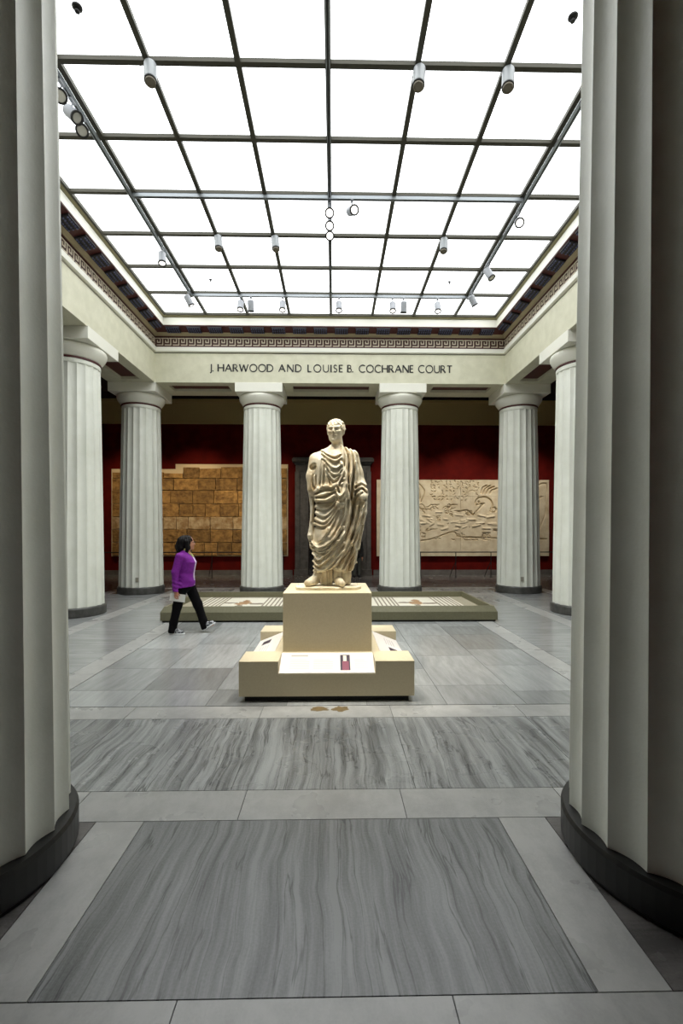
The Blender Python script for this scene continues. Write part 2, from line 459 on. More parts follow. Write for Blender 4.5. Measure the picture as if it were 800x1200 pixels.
# ------------------------------------------------------------------ entablature, one side repeated four times
FY = 4.65     # inner face, measured from the court centre
def side_profile(pts): return [(FY - p, z) for p, z in pts]
def prof_part(name, mat, pts, parent):
    return MB().mitre(side_profile(pts)).build(name, mat, parent)

BAYS = [(-5.25, -1.916), (-1.916, 1.916), (1.916, 5.25)]
def make_side():
    b = MB()
    b.mitre([(FY, 5.70), (FY, 6.39), (FY + 0.6, 6.39), (FY + 1.2, 6.39), (FY + 1.2, 5.70)])
    b.mitre([(FY, 5.62), (FY, 5.70), (FY + 0.28, 5.70), (FY + 0.28, 5.62)])
    b.mitre([(FY + 0.76, 5.62), (FY + 0.76, 5.70), (FY + 1.2, 5.70), (FY + 1.2, 5.62)])
    for i, (x0, x1) in enumerate(BAYS):
        c = (x0 + x1) / 2; h = 0.80 if i != 1 else 1.05
        lo = x0 if i else -4.93
        hi = x1 if i != 2 else 4.93
        b.box(lo, c - h, FY + 0.28, FY + 0.76, 5.62, 5.70); b.box(c + h, hi, FY + 0.28, FY + 0.76, 5.62, 5.70)
    root = b.build('trim_1', 'entab_paint'); tag(root, kind='structure')
    for i, (x0, x1) in enumerate(BAYS):
        c = (x0 + x1) / 2; h = 0.80 if i != 1 else 1.05
        MB().box(c - h, c + h, FY + 0.28, FY + 0.76, 5.688, 5.70).build('soffit_panel', 'red_paint', root)
    prof_part('groove', 'groove_dark', [(-0.6, 6.39), (-0.012, 6.39), (-0.012, 6.412), (-0.6, 6.412)], root)
    prof_part('fillet', 'entab_white', [(-0.6, 6.412), (0.03, 6.412), (0.06, 6.43), (0.06, 6.535), (0.02, 6.55), (-0.6, 6.55)], root)
    prof_part('red_line', 'red_paint', [(-0.6, 6.55), (0.015, 6.55), (0.015, 6.58), (-0.6, 6.58)], root)
    prof_part('meander_band', 'meander_ground', [(-0.6, 6.58), (0.0, 6.58), (0.0, 6.81), (-0.6, 6.81)], root)
    prof_part('red_line', 'red_paint', [(-0.6, 6.81), (0.02, 6.81), (0.02, 6.835), (-0.6, 6.835)], root)
    prof_part('cavetto', 'tan_mould', [(-0.6, 6.835), (0.035, 6.835), (0.045, 6.865), (0.08, 6.89), (0.10, 6.905), (-0.6, 6.905)], root)
    prof_part('soffit', 'red_paint', [(-0.6, 6.905), (0.10, 6.905), (0.345, 6.965), (0.345, 6.995), (-0.6, 6.995)], root)
    prof_part('corona', 'entab_white', [(-0.6, 6.995), (0.345, 6.995), (0.35, 6.985), (0.35, 7.17), (0.33, 7.185), (-0.6, 7.185)], root)
    prof_part('crown', 'entab_olive', [(-0.6, 7.185), (0.355, 7.185), (0.375, 7.20), (0.40, 7.225), (0.40, 7.27), (-0.6, 7.27)], root)
    prof_part('upper_wall', 'entab_paint', [(-1.2, 6.39), (-0.6, 6.39), (-0.6, 7.27), (-1.2, 7.27)], root)
    # Greek key
    u = MB(); W = 2 * FY / 44; s = W / 6.0; t = s * 0.62
    def stroke(pts):
        for (ax, az), (bx, bz) in zip(pts[:-1], pts[1:]):
            x0, x1 = sorted((ax, bx)); z0, z1 = sorted((az, bz))
            u.box(x0 * s - t / 2, x1 * s + t / 2, -0.010, 0, z0 * s - t / 2, z1 * s + t / 2)
    stroke([(-3, 0), (-3, 5), (1.1, 5), (1.1, 2.0), (-0.9, 2.0), (-0.9, 3.4)])
    stroke([(3, 5), (3, 0.0), (-1.2, 0.0)]); stroke([(2.1, 5.0), (3, 5)])
    ume = u.mesh('meander_key')
    for i in range(44):
        o = link('meander_key', ume, 'meander_cream', root)
        o.location = (-FY + W * (i + 0.5), FY, 6.605)
    # mutules with guttae
    mb = MB(); mb.box(-0.175, 0.175, -0.11, 0.11, -0.03, 0.02); mb.cur = 1
    for i in range(6):
        for k in range(3):
            x = -0.145 + 0.058 * i; y = -0.075 + 0.075 * k
            mb.cyl((x, y, -0.03), (x, y, -0.052), 0.012, 0.017, 6)
    mme = mb.mesh('mutule')
    n = 16; step = 2 * 4.36 / n
    for i in range(n):
        o = link('mutule', mme, ['mutule_dark', 'gutta_blue'], root)
        o.location = (-4.36 + step * (i + 0.5), FY - 0.222, 6.928)
        o.rotation_euler = (math.radians(-13.7), 0, 0)
    return root
side0 = make_side()
side0.location = (0, CY, 0)
for k, nm in ((1, 'trim_2'), (2, 'trim_3'), (3, 'trim_4')):
    c = copy_tree(side0); c.name = nm; c.rotation_euler = (0, 0, k * math.pi / 2)

# ---- inscription cut in black on the far architrave
GLY = {}
def arc(cx, cy, rx, ry, a0, a1, n=14):
    return [(cx + rx * math.cos(math.radians(a0 + (a1 - a0) * i / n)), cy + ry * math.sin(math.radians(a0 + (a1 - a0) * i / n))) for i in range(n + 1)]
T, t_ = 0.155, 0.105
GLY['H'] = (0.74, [([(0, 0), (0, 1)], T), ([(.74, 0), (.74, 1)], T), ([(0, .52), (.74, .52)], t_)])
GLY['A'] = (0.86, [([(0, 0), (.43, 1)], t_), ([(.41, 1), (.86, 0)], T), ([(.16, .36), (.70, .36)], t_)])
GLY['R'] = (0.62, [([(0, 0), (0, 1)], T), ([(0, .97)] + arc(.22, .73, .28, .24, 90, -90) + [(0, .49)], t_), ([(.24, .49), (.62, 0)], T)])
GLY['W'] = (1.18, [([(0, 1), (.30, 0)], T), ([(.30, 0), (.57, .95)], t_), ([(.57, .95), (.86, 0)], T), ([(.86, 0), (1.18, 1)], t_)])
GLY['O'] = (0.96, [(arc(.48, .5, .48, .5, 0, 360, 28), .13)])
GLY['D'] = (0.78, [([(0, 0), (0, 1)], T), ([(0, .97)] + arc(.26, .5, .50, .47, 90, -90, 18) + [(0, .03)], .125)])
GLY['N'] = (0.78, [([(0, 0), (0, 1)], t_), ([(0, 1), (.78, 0)], T), ([(.78, 0), (.78, 1)], t_)])
GLY['L'] = (0.46, [([(0, 0), (0, 1)], T), ([(0, .04), (.46, .04)], t_)])
GLY['U'] = (0.70, [([(0, 1)] + arc(.35, .34, .35, .34, 180, 360) + [(.70, 1)], .13)])
GLY['I'] = (0.0, [([(0, 0), (0, 1)], T)])
GLY['S'] = (0.46, [(arc(.24, .74, .20, .235, 30, 270, 12) + arc(.23, .265, .22, .24, 90, -150, 12)[1:], .125)])
GLY['E'] = (0.44, [([(0, 0), (0, 1)], T), ([(0, .96), (.44, .96)], t_), ([(0, .52), (.38, .52)], t_), ([(0, .04), (.44, .04)], t_)])
GLY['B'] = (0.50, [([(0, 0), (0, 1)], T), ([(0, .97)] + arc(.18, .75, .24, .22, 90, -90) + [(0, .53)], t_), ([(0, .53)] + arc(.22, .28, .28, .25, 90, -90) + [(0, .03)], t_)])
GLY['C'] = (0.80, [(arc(.48, .5, .48, .5, 48, 312, 22), .13)])
GLY['T'] = (0.70, [([(0, .96), (.70, .96)], t_), ([(.35, 0), (.35, 1)], T)])
GLY['J'] = (0.22, [([(.18, 1), (.18, .0), (.13, -.14), (.0, -.2)], T)])
GLY['.'] = (0.0, [([(0, -.0), (0, .12)], .13)])
def glyph(ch):
    b = MB(); dep = 0.012
    for pts, w in GLY[ch][1]:
        n = len(pts); L_, R_ = [], []
        for i, p in enumerate(pts):
            a = pts[max(0, i - 1)]; c = pts[min(n - 1, i + 1)]
            if pts[0] == pts[-1] and n > 3 and i in (0, n - 1): a = pts[-2]; c = pts[1]
            dx, dy = c[0] - a[0], c[1] - a[1]; l = math.hypot(dx, dy) or 1
            k = w / 2 * (1.25 if (n == 2) else 1.0)
            L_.append((p[0] - dy / l * k, p[1] + dx / l * k)); R_.append((p[0] + dy / l * k, p[1] - dx / l * k))
        for i in range(n - 1):
            q = [L_[i], R_[i], R_[i + 1], L_[i + 1]]
            b.add([(x, -dep, z) for x, z in q] + [(x, 0.002, z) for x, z in q],
                  [(0, 1, 2, 3), (4, 7, 6, 5), (0, 4, 5, 1), (1, 5, 6, 2), (2, 6, 7, 3), (3, 7, 4, 0)])
    return b.mesh('letter')
GME = {}
CAP = 0.192
def px2x(px, Y=12.25): return (px - 390.5) * Y / FPX + 0.065
words = [('J.', 18, 36), ('HARWOOD', 43, 213), ('AND', 231, 301), ('LOUISE', 322, 430), ('B.', 446, 464), ('COCHRANE', 482, 651), ('COURT', 668, 773)]
for wd, a, b_ in words:
    xa, xb = px2x(240 + a * 300 / 800), px2x(240 + b_ * 300 / 800)
    gap = 0.30
    tot = sum(GLY[c][0] for c in wd) + gap * (len(wd) - 1)
    for k_ in range(len(wd)):
        pass
    free = (xb - xa) / CAP - sum(GLY[c][0] for c in wd)
    gp = free / (len(wd) - 1)
    if wd[-1] == '.': gp = 0.17
    sc = 1.0
    if gp < 0.24 and wd[-1] != '.':
        sc = (xb - xa) / CAP / (sum(GLY[c][0] for c in wd) + 0.24 * (len(wd) - 1)); gp = 0.24 * sc
    x = xa
    for c in wd:
        if c not in GME: GME[c] = glyph(c)
        o = link('letter', GME[c], 'letter_black', side0)
        o.location = (x, FY, 5.915); o.scale = (CAP * sc, 1, CAP)
        x += (GLY[c][0] * sc + gp) * CAP

# ------------------------------------------------------------------ skylight (backlit laylight)
HS = 4.25; NP = 8; PW = 2 * HS / NP
sky = empty('window_1', (0, CY, 7.25)); tag(sky, kind='structure')
pme = MB().box(-PW / 2 + 0.01, PW / 2 - 0.01, -PW / 2 + 0.01, PW / 2 - 0.01, 0.02, 0.035).mesh('pane')
for i in range(NP):
    for j in range(NP):
        o = link('pane', pme, 'pane', sky); o.location = (-HS + PW * (i + .5), -HS + PW * (j + .5), 0)
for i in range(NP + 1):
    c = -HS + PW * i
    w = 0.033
    MB().box(c - w, c + w, -HS, HS, -0.035, 0.05).build('glazing_bar', 'bar_metal', sky)
    MB().box(-HS, HS, c - w, c + w, -0.032, 0.05).build('cross_bar', 'bar_metal', sky)
MB().box(-HS - 0.6, HS + 0.6, -HS - 0.6, HS + 0.6, 0.30, 0.36).build('lightbox_lid', 'lamp_white', sky)
lb = MB()
for a in ((-HS - .05, -HS, -HS, HS), (HS, HS + .05, -HS, HS), (-HS, HS, -HS - .05, -HS), (-HS, HS, HS, HS + .05)): lb.box(a[0], a[1], a[2], a[3], 0.0, 0.30)
lb.build('lightbox_side', 'lamp_white', sky)

# sprinkler discs
for i, (x, y, lab) in enumerate(((-2.656, 4.944, 'dark round sprinkler in a laylight pane beside the lone cylinder luminaire'), (2.656, 4.944, 'dark round sprinkler in a laylight pane beside the pair of cylinder luminaires'),
                 (-2.656, 10.256, 'tiny dark round sprinkler in a laylight pane near the inscription, sandstone relief side'), (2.656, 10.256, 'tiny dark round sprinkler in a laylight pane near the inscription, carved relief side'))):
    r = empty('sprinkler', (x, y, 7.27)); tag(r, lab, 'sprinkler', 'sprinklers in the laylight')
    k = 1.0 if i < 2 else 0.62
    MB().lathe([(0.052 * k, 0.0), (0.052 * k, -0.014), (0.03 * k, -0.022)], 20).build('escutcheon', 'lamp_black', r)
    MB().lathe([(0.014, -0.022), (0.014, -0.05), (0.026 * k, -0.052), (0.026 * k, -0.058)], 12).build('head', 'lamp_black', r)

# track rails under the bars
TZ = 7.25 - 0.035
def track(x0, x1, y0, y1, label):
    r = empty('light_track', ((x0 + x1) / 2, (y0 + y1) / 2, TZ)); tag(r, label, 'track', 'lighting tracks under the laylight')
    ox, oy = (x0 + x1) / 2, (y0 + y1) / 2
    MB().box(x0 - ox, x1 - ox, y0 - oy, y1 - oy, -0.055, 0.0).build('rail', 'rail_metal', r)
    if x1 - x0 > y1 - y0: MB().box(x0 - ox + .02, x1 - ox - .02, -0.008, 0.008, -0.057, -0.04).build('slot', 'rail_slot', r)
    else: MB().box(-0.008, 0.008, y0 - oy + .02, y1 - oy - .02, -0.057, -0.04).build('slot', 'rail_slot', r)
BX = 3 * PW
track(-BX - .085, -BX - .035, CY - HS, CY + 3.25, 'grey lighting track above the sandstone relief end of the court')
track(BX + .035, BX + .085, CY - HS, CY + 3.25, 'grey lighting track above the carved relief end of the court')
r = empty('light_track', (0, CY, TZ)); tag(r, 'dark slotted lighting track along the middle bar of the laylight', 'track', 'lighting tracks under the laylight')
for y0, y1 in ((-HS, -3 * PW - .03), (-3 * PW + .03, -.03), (.03, 3 * PW - .03)):
    MB().box(-0.026, 0.026, y0, y1, -0.055, 0.0).build('rail', 'rail_metal', r)
    MB().box(-0.012, 0.012, y0 + .02, y1 - .02, -0.057, -0.04).build('slot', 'rail_slot', r)
track(-BX - .02, BX + .02, CY - 0.028, CY + 0.028, 'grey lighting track crossing the middle of the laylight')
track(-BX - .02, BX + .02, CY + 3 * PW - 0.028, CY + 3 * PW + 0.028, 'grey lighting track crossing the laylight nearest the inscription')
track(-BX - .02, BX + .02, CY - 3 * PW - 0.028, CY - 3 * PW + 0.028, 'grey lighting track crossing the laylight above the near columns')

def aim_quat(d): return Vector(d).normalized().to_track_quat('-Z', 'Y')
def spot(loc, target, watts, size_deg, blend, color, name='spot', rad=0.05):
    l = bpy.data.lights.new(name, 'SPOT'); l.energy = watts; l.spot_size = math.radians(size_deg); l.spot_blend = blend
    l.color = color; l.shadow_soft_size = rad
    o = bpy.data.objects.new(name, l); COL.objects.link(o); o.location = loc
    o.rotation_mode = 'QUATERNION'; o.rotation_quaternion = aim_quat(Vector(target) - Vector(loc))
    return o

def track_light(loc, aim, label, group, r=0.072, ln=0.25, drop=0.13, lens='lens_lit', body='lamp_white', lamp=None, ztop=TZ - 0.055):
    """loc: x, y of the mount; aim: direction vector; the head hangs from a short stem"""
    x, y = loc
    root = empty('track_spotlight', (x, y, ztop)); tag(root, label, 'spotlight', group)
    MB().box(-0.02, 0.02, -0.05, 0.05, -0.025, 0.0).build('adapter', body, root)
    MB().cyl((0, 0, -0.025), (0, 0, -drop), 0.009, 0.009, 8).build('stem', body, root)
    q = aim_quat(aim)
    c = Vector((0, 0, -drop))
    h = MB().lathe([(r * 0.8, ln * 0.42), (r, ln * 0.34), (r, -ln * 0.5), (r * 0.9, -ln * 0.5), (r * 0.86, -ln * 0.40)], 24).build('housing', body, root, smooth=False)
    ri = MB().lathe([(r * 1.02, -ln * 0.42), (r * 1.12, -ln * 0.44), (r * 1.12, -ln * 0.515), (r * 0.80, -ln * 0.515), (r * 0.80, -ln * 0.44)], 24).build('rim', 'lamp_black', root)
    le = MB().lathe([(r * 0.85, -ln * 0.47), (r * 0.6, -ln * 0.45), (0.004, -ln * 0.44)], 24).build('lens', lens, root)
    for o in (h, ri, le):
        o.rotation_mode = 'QUATERNION'; o.rotation_quaternion = q; o.location = c
    if lamp:
        w, tgt, sz, bl, colr = lamp
        d = Vector(aim).normalized()
        p = Vector((x, y, ztop)) + c + d * (ln * 0.56)
        spot(p, tgt, w, sz, bl, colr)
    return root

def can_light(x, y, label, tilt):
    root = empty('cylinder_luminaire', (x, y, 7.215)); tag(root, label, 'luminaire', 'cylinder luminaires at the bar crossings')
    q = aim_quat(tilt)
    parts = []
    MB().box(-0.012, 0.012, -0.03, 0.03, -0.16, 0.0).build('bracket', 'lamp_grey', root)
    parts.append(MB().lathe([(0.02, -0.02), (0.072, -0.03), (0.072, -0.26), (0.06, -0.265)], 28).build('housing', 'lamp_grey', root))
    parts.append(MB().lathe([(0.064, -0.262), (0.073, -0.266), (0.073, -0.278), (0.064, -0.282)], 28).build('rim', 'lamp_black', root))
    parts.append(MB().lathe([(0.062, -0.28), (0.06, -0.30), (0.05, -0.303), (0.044, -0.29)], 28).build('baffle', 'lens_baffle', root))
    parts.append(MB().lathe([(0.043, -0.289), (0.02, -0.284), (0.003, -0.283)], 20).build('lens', 'lamp_black', root))
    for o in parts:
        o.rotation_mode = 'QUATERNION'; o.rotation_quaternion = q; o.location = (0.03, 0, 0)
    # safety cable loop
    pts = [(-0.02, 0, -0.02), (-0.085, 0, -0.03), (-0.10, 0, -0.06), (-0.08, 0, -0.10), (-0.035, 0, -0.12)]
    MB().tube(pts, 0.003, 6).build('safety_cable', 'lamp_black', root)
    spot((x + 0.03, y, 7.215 - 0.33), (x * 0.9, max(y + 1.0, 8.2), 0), CAN_W, 76, 0.6, (0.98, 1.0, 0.97))
    return root
for k, (ix, iy, lab) in enumerate(((-2, 2, 'grey cylinder luminaire alone at its crossing, above the near court floor'),
                    (1, 2, 'grey cylinder luminaire with open lamp at a crossing beside its twin'),
                    (2, 2, 'grey cylinder luminaire with stepped baffle at a crossing beside its twin'),
                    (-2, 5, 'small grey cylinder luminaire hanging above the sandstone relief end near the inscription'),
                    (-1, 5, 'small grey cylinder luminaire next to the middle bar above the mosaic'),
                    (2, 5, 'small grey cylinder luminaire hanging above the carved relief end near the inscription'))):
    x = ix * PW; y = CY - HS + iy * PW
    can_light(x, y, lab, (0.10 * (-1 if x > 0 else 1), -0.22, -1))

WARM = (1.0, 0.93, 0.80)
g = 'white track spotlights'
YT = CY + 3 * PW
for px, lit, lab in ((282, 1, 'lit white spotlight hung from a track above the second word of the inscription'), (294, 0, 'unlit spotlight turned to the inscription above its second word'),
                 (331, 1, 'lit white spotlight hung from a track above the third word of the inscription'), (397, 1, 'lit white spotlight hung from a track above the fourth word of the inscription'),
                 (460, 1, 'lit white spotlight hung from a track above the sixth word of the inscription'), (473, 0, 'unlit spotlight turned to the inscription above its sixth word'),
                 (513, 1, 'lit white spotlight hung from a track above the last word of the inscription')):
    x = (px - 390.5) * (YT + 0.0) / FPX + 0.065
    track_light((x, YT), (0.02 * (1 if px < 390 else -1), -0.35, -1) if lit else (0, 0.3, -1), lab, g, r=0.072, ln=0.27, drop=0.20, lens='lens_lit' if lit else 'lens_off')
track_light((-BX - .06, 10.6), (0.5, 0.3, -1), 'white spotlight at the inscription end of the track over the sandstone relief', g, ln=0.26, drop=0.18, lens='lens_lit')
track_light((BX + .06, 10.5), (0.6, 0.2, -1), 'white spotlight at the inscription end of the track over the carved relief', g, ln=0.26, drop=0.18, lens='lens_off')
track_light((-BX - .06, 8.97), (0.12, -0.25, -1), 'white lit spotlight midway along the track over the sandstone relief', g, ln=0.27, drop=0.18)
track_light((BX + .06, 9.40), (0.45, -0.35, -1), 'white spotlight tilted outward midway along the track over the carved relief', g, ln=0.27, drop=0.18, lens='lens_off')
track_light((BX + .06, 7.85), (-0.3, -1.0, -0.75), 'white lit spotlight under the junction of the middle and outer tracks', g, ln=0.25, drop=0.17)
for y, lab in ((7.68, 'white lit spotlight on the middle track, first of a cluster of three'), (8.00, 'white lit spotlight on the middle track, second of a cluster of three'), (8.27, 'white lit spotlight on the middle track, last of a cluster of three')):
    track_light((0.0, y), (0.0, -1.0, -0.75), lab, g, ln=0.22, drop=0.16, lamp=(STATUE_W * 0.2, (0.08, 5.5, 2.2), 22, 0.5, WARM))
track_light((0.37, CY), (0.35, -1.0, -0.55), 'white spotlight swivelled sideways on the crossing track beside the cluster of three', g, ln=0.25, drop=0.18)
for y, aim, lab, ls in ((5.66, (0.40, -0.8, -0.8), 'white spotlight of the triple beside the near column, aimed at the court', 'lens_off'),
                    (5.90, (0.9, -0.3, -0.9), 'white spotlight of the triple beside the near column, middle one turned aside', 'lens_off'),
                    (6.14, (0.40, -0.8, -0.8), 'white spotlight of the triple beside the near column, last before the crossing', 'lens_off')):
    track_light((-BX - .06, y), aim, lab, g, ln=0.24, drop=0.17, lens=ls)
# the spots that light the statue and its labels, on the track above the near columns
for x, tgt, w, sz, lab in ((-1.25, (0.02, 5.25, 1.9), STATUE_W, 26, 'white spotlight on the near cross track aimed at the statue from the sandstone relief end'),
                  (1.05, (0.08, 5.25, 2.1), STATUE_W * 0.6, 26, 'white spotlight on the near cross track aimed at the statue from the carved relief end'),
                  (0.35, (0.0, 4.75, 0.4), STATUE_W * 0.30, 17, 'white spotlight on the near cross track aimed at the label panel')):
    y = CY - 3 * PW
    z0 = TZ - 0.055
    d = Vector(tgt) - Vector((x, y, z0 - 0.12))
    track_light((x, y), d, lab, g, ln=0.22, drop=0.13, lamp=(w, tgt, sz, 0.5, WARM))
# wall washers in the far aisle
AY = 14.75
r = empty('light_track', (0, AY, ZC)); tag(r, 'dark lighting track on the aisle ceiling before the red wall', 'track', 'lighting tracks in the aisle')
MB().box(-9, 9, -0.025, 0.025, -0.45, -0.40).build('rail', 'rail_slot', r)
for x in (-8.5, -4.25, 0, 4.25, 8.5): MB().cyl((x, 0, -0.40), (x, 0, 0), 0.01, 0.01, 8).build('hanger', 'rail_slot', r)
for x, tx, w, colr, lab in ((-7.4, -7.4, 1.0, (1, .80, .52), 'black aisle spotlight aimed at the far end of the sandstone relief'), (-5.0, -5.0, 1.25, (1, .80, .52), 'black aisle spotlight aimed at the middle of the sandstone relief'),
                  (-2.6, -2.6, 1.0, (1, .80, .52), 'black aisle spotlight aimed at the doorway end of the sandstone relief'), (0.3, 0.3, 0.55, (1, .93, .82), 'black aisle spotlight aimed at the stone doorway'),
                  (2.6, 2.6, 1.2, (1, .92, .78), 'black aisle spotlight aimed at the doorway end of the carved relief'), (5.0, 5.0, 1.5, (1, .92, .78), 'black aisle spotlight aimed at the middle of the carved relief'),
                  (7.4, 7.4, 1.2, (1, .92, .78), 'black aisle spotlight aimed at the far end of the carved relief')):
    tgt = (tx, YW, 1.9)
    d = Vector(tgt) - Vector((x, AY, ZC - 0.57))
    track_light((x, AY), d, lab, 'aisle wall washers', body='lamp_black', lamp=(WASH_W * w, tgt, 66, 1.0, colr), ztop=ZC - 0.45)

# ------------------------------------------------------------------ columns
def shaft_mesh(z0, z1, rb, rt, nfl=20, sub=8, nz=14):
    vs, fs = [], []
    n = nfl * sub
    for k in range(nz + 1):
        t = k / nz; z = z0 + (z1 - z0) * t
        R = rb + (rt - rb) * (t ** 1.15)
        depth = 0.14 * R * math.sin(math.pi / nfl) * 2.3
        fade = 1.0
        for i in range(n):
            a = 2 * math.pi * i / n; u = (i % sub) / sub
            r = R - depth * fade * math.sin(math.pi * u) ** 0.85
            vs.append((r * math.cos(a), r * math.sin(a), z))
    for k in range(nz):
        for i in range(n):
            j = (i + 1) % n
            fs.append((k * n + i, k * n + j, (k + 1) * n + j, (k + 1) * n + i))
    fs.append(tuple(reversed(range(n)))); fs.append(tuple(nz * n + i for i in range(n)))
    me = bpy.data.meshes.new('shaft'); me.from_pydata(vs, [], fs); me.update()
    for p in me.polygons: p.use_smooth = True
    at = me.attributes.new('sharp_edge', 'BOOLEAN', 'EDGE')
    for e_ in me.edges:
        a, b = e_.vertices
        if abs(a - b) == n and (a % n) % sub == 0: at.data[e_.index].value = True
        if a // n == b // n and (a // n in (0, nz)): at.data[e_.index].value = True
    return me
def make_column():
    r = empty('fluted_column', (0, 0, 0))
    MB().lathe([(0.60, 0.0), (0.60, 0.015), (0.612, 0.025), (0.612, 0.165), (0.60, 0.185), (0.50, 0.19)], 72).build('base', 'base_stone', r, smooth=False)
    link('shaft', shaft_mesh(0.19, 5.00, 0.575, 0.498), 'column_paint', r)
    # scalloped necking: the flutes die into a plain ring
    MB().lathe([(0.495, 4.995), (0.503, 5.01), (0.503, 5.075), (0.498, 5.085), (0.40, 5.09)], 72).build('necking', 'column_paint', r)
    MB().lathe([(0.505, 5.08), (0.515, 5.088), (0.515, 5.115), (0.505, 5.125), (0.4, 5.13)], 72).build('annulet', 'red_paint', r)
    ech = MB().lathe([(0.505, 5.12), (0.53, 5.15), (0.567, 5.20), (0.600, 5.25), (0.618, 5.295), (0.622, 5.33), (0.610, 5.365), (0.585, 5.385), (0.40, 5.386)], 72).build('echinus', 'entab_white', r, smooth=True)
    MB().box(-0.625, 0.625, -0.625, 0.625, 5.384, 5.625).build('abacus', 'entab_white', r, bevel=0.006)
    return r
col0 = make_column()
CX_, CI = 5.25, 1.916
cols = [
 (-CX_, CY + CX_, 'fluted corner column with outlet plate standing before the sandstone block relief', 1),
 (-CI, CY + CX_, 'fluted cream column between the doorway and the sandstone block relief', 0),
 (CI, CY + CX_, 'fluted cream column between the doorway and the carved relief', 0),
 (CX_, CY + CX_, 'fluted corner column with outlet plate standing before the carved relief', 2),
 (-CX_, CY + CI, 'fluted cream column next to the sandstone relief corner column along the side aisle', 0),
 (CX_, CY + CI, 'fluted cream column next to the carved relief corner column along the side aisle', 0),
 (-CI, CY - CX_, 'large shadowed fluted column facing the sandstone relief across the court, black base ring', 0),
 (CI, CY - CX_, 'large shadowed fluted column facing the carved relief across the court, black base ring', 0),
 (-CX_, CY - CI, 'fluted cream column of the sandstone side row beside the statue', 0),
 (CX_, CY - CI, 'fluted cream column of the carved relief side row beside the statue', 0),
 (-CX_, CY - CX_, 'fluted corner column diagonal from the carved relief across the court', 0),
 (CX_, CY - CX_, 'fluted corner column diagonal from the sandstone relief across the court', 0)]
for i, (x, y, lab, plate) in enumerate(cols):
    c = col0 if i == 0 else copy_tree(col0)
    c.location = (x, y, 0); tag(c, lab, 'column', 'fluted columns around the court')
for i, (x, y, lab, plate) in enumerate(cols):
    if plate:
        c = [o for o in COL.objects if o.name.startswith('fluted_column') and o.get('label') == lab][0]
        a = math.radians(-78 if plate == 1 else -102)
        p = MB().box(-0.04, 0.04, -0.012, 0.0, -0.06, 0.06).box(-0.018, 0.018, -0.016, -0.012, 0.01, 0.04).box(-0.018, 0.018, -0.016, -0.012, -0.04, -0.01).build('outlet_plate', 'plate_metal', c)
        p.location = (0.566 * math.cos(a), 0.566 * math.sin(a), 0.40); p.rotation_euler = (0, 0, a + math.pi / 2)
    if y < 4 and abs(x) < 2:   # the two near columns stand on black rings
        c = [o for o in COL.objects if o.name.startswith('fluted_column') and o.get('label') == lab][0]
        for ch in c.children:
            if ch.name.startswith('base'):
                ch.data = ch.data.copy(); ch.data.materials[0] = M['base_black']

# ------------------------------------------------------------------ statue plinth with sloped label panels
PX, PYc = 0.0, 5.44
pl = empty('statue_plinth', (PX, PYc, 0)); tag(pl, 'cream painted two-tier museum plinth with sloped label panels under the statue', 'plinth')
LW, UW, LH, UH = 0.87, 0.478, 0.406, 1.03
MB().box(-LW + .05, LW - .05, -LW + .05, LW - .05, 0, 0.07).build('toe_kick', 'toe_black', pl)
lo = MB()
lo.box(-LW, LW, -LW, LW, 0.06, 0.28)
for sx_ in (-1, 1):
    for sy_ in (-1, 1):
        xa, xb = sorted((sx_ * 0.482, sx_ * LW)); ya, yb = sorted((sy_ * 0.482, sy_ * LW))
        lo.box(xa, xb, ya, yb, 0.28, LH)
lo.box(-0.482, 0.482, -0.482, 0.482, 0.28, LH)
def rot4(p, k):
    x, y, z = p
    for _ in range(k): x, y = -y, x
    return (x, y, z)
for k in range(4):   # wedge under each label panel
    w = [(-0.482, -LW, 0.28), (0.482, -LW, 0.28), (0.482, -0.482, 0.28), (-0.482, -0.482, 0.28), (-0.482, -0.482, 0.40), (0.482, -0.482, 0.40), (-0.482, -0.56, 0.40), (0.482, -0.56, 0.40)]
    lo.add([rot4(p, k) for p in w], [(0, 1, 2, 3), (0, 6, 7, 1), (6, 4, 5, 7), (0, 3, 4, 6), (1, 7, 5, 2), (2, 5, 4, 3)])
lo.build('lower_tier', 'plinth_paint', pl)
MB().box(-UW, UW, -UW, UW, LH - 0.01, UH).build('upper_tier', 'plinth_paint', pl, bevel=0.004)
n_ = Vector((0, -(0.12), 0.31)).normalized()
def panel_pt(u, v, lift=0.0, k=0):
    """u across, v 0..1 up the slope"""
    p = Vector((u, -LW + 0.005 + (LW - 0.565) * v, 0.283 + 0.12 * v)) + n_ * lift
    return rot4(p, k)
def panel_rect(name, u0, u1, v0, v1, l0, l1, mat, k, parent):
    b = MB(); q = [(u0, v0), (u1, v0), (u1, v1), (u0, v1)]
    b.add([panel_pt(u, v, l0, k) for u, v in q] + [panel_pt(u, v, l1, k) for u, v in q],
          [(3, 2, 1, 0), (4, 5, 6, 7), (0, 1, 5, 4), (1, 2, 6, 5), (2, 3, 7, 6), (3, 0, 4, 7)])
    return b.build(name, mat, parent)
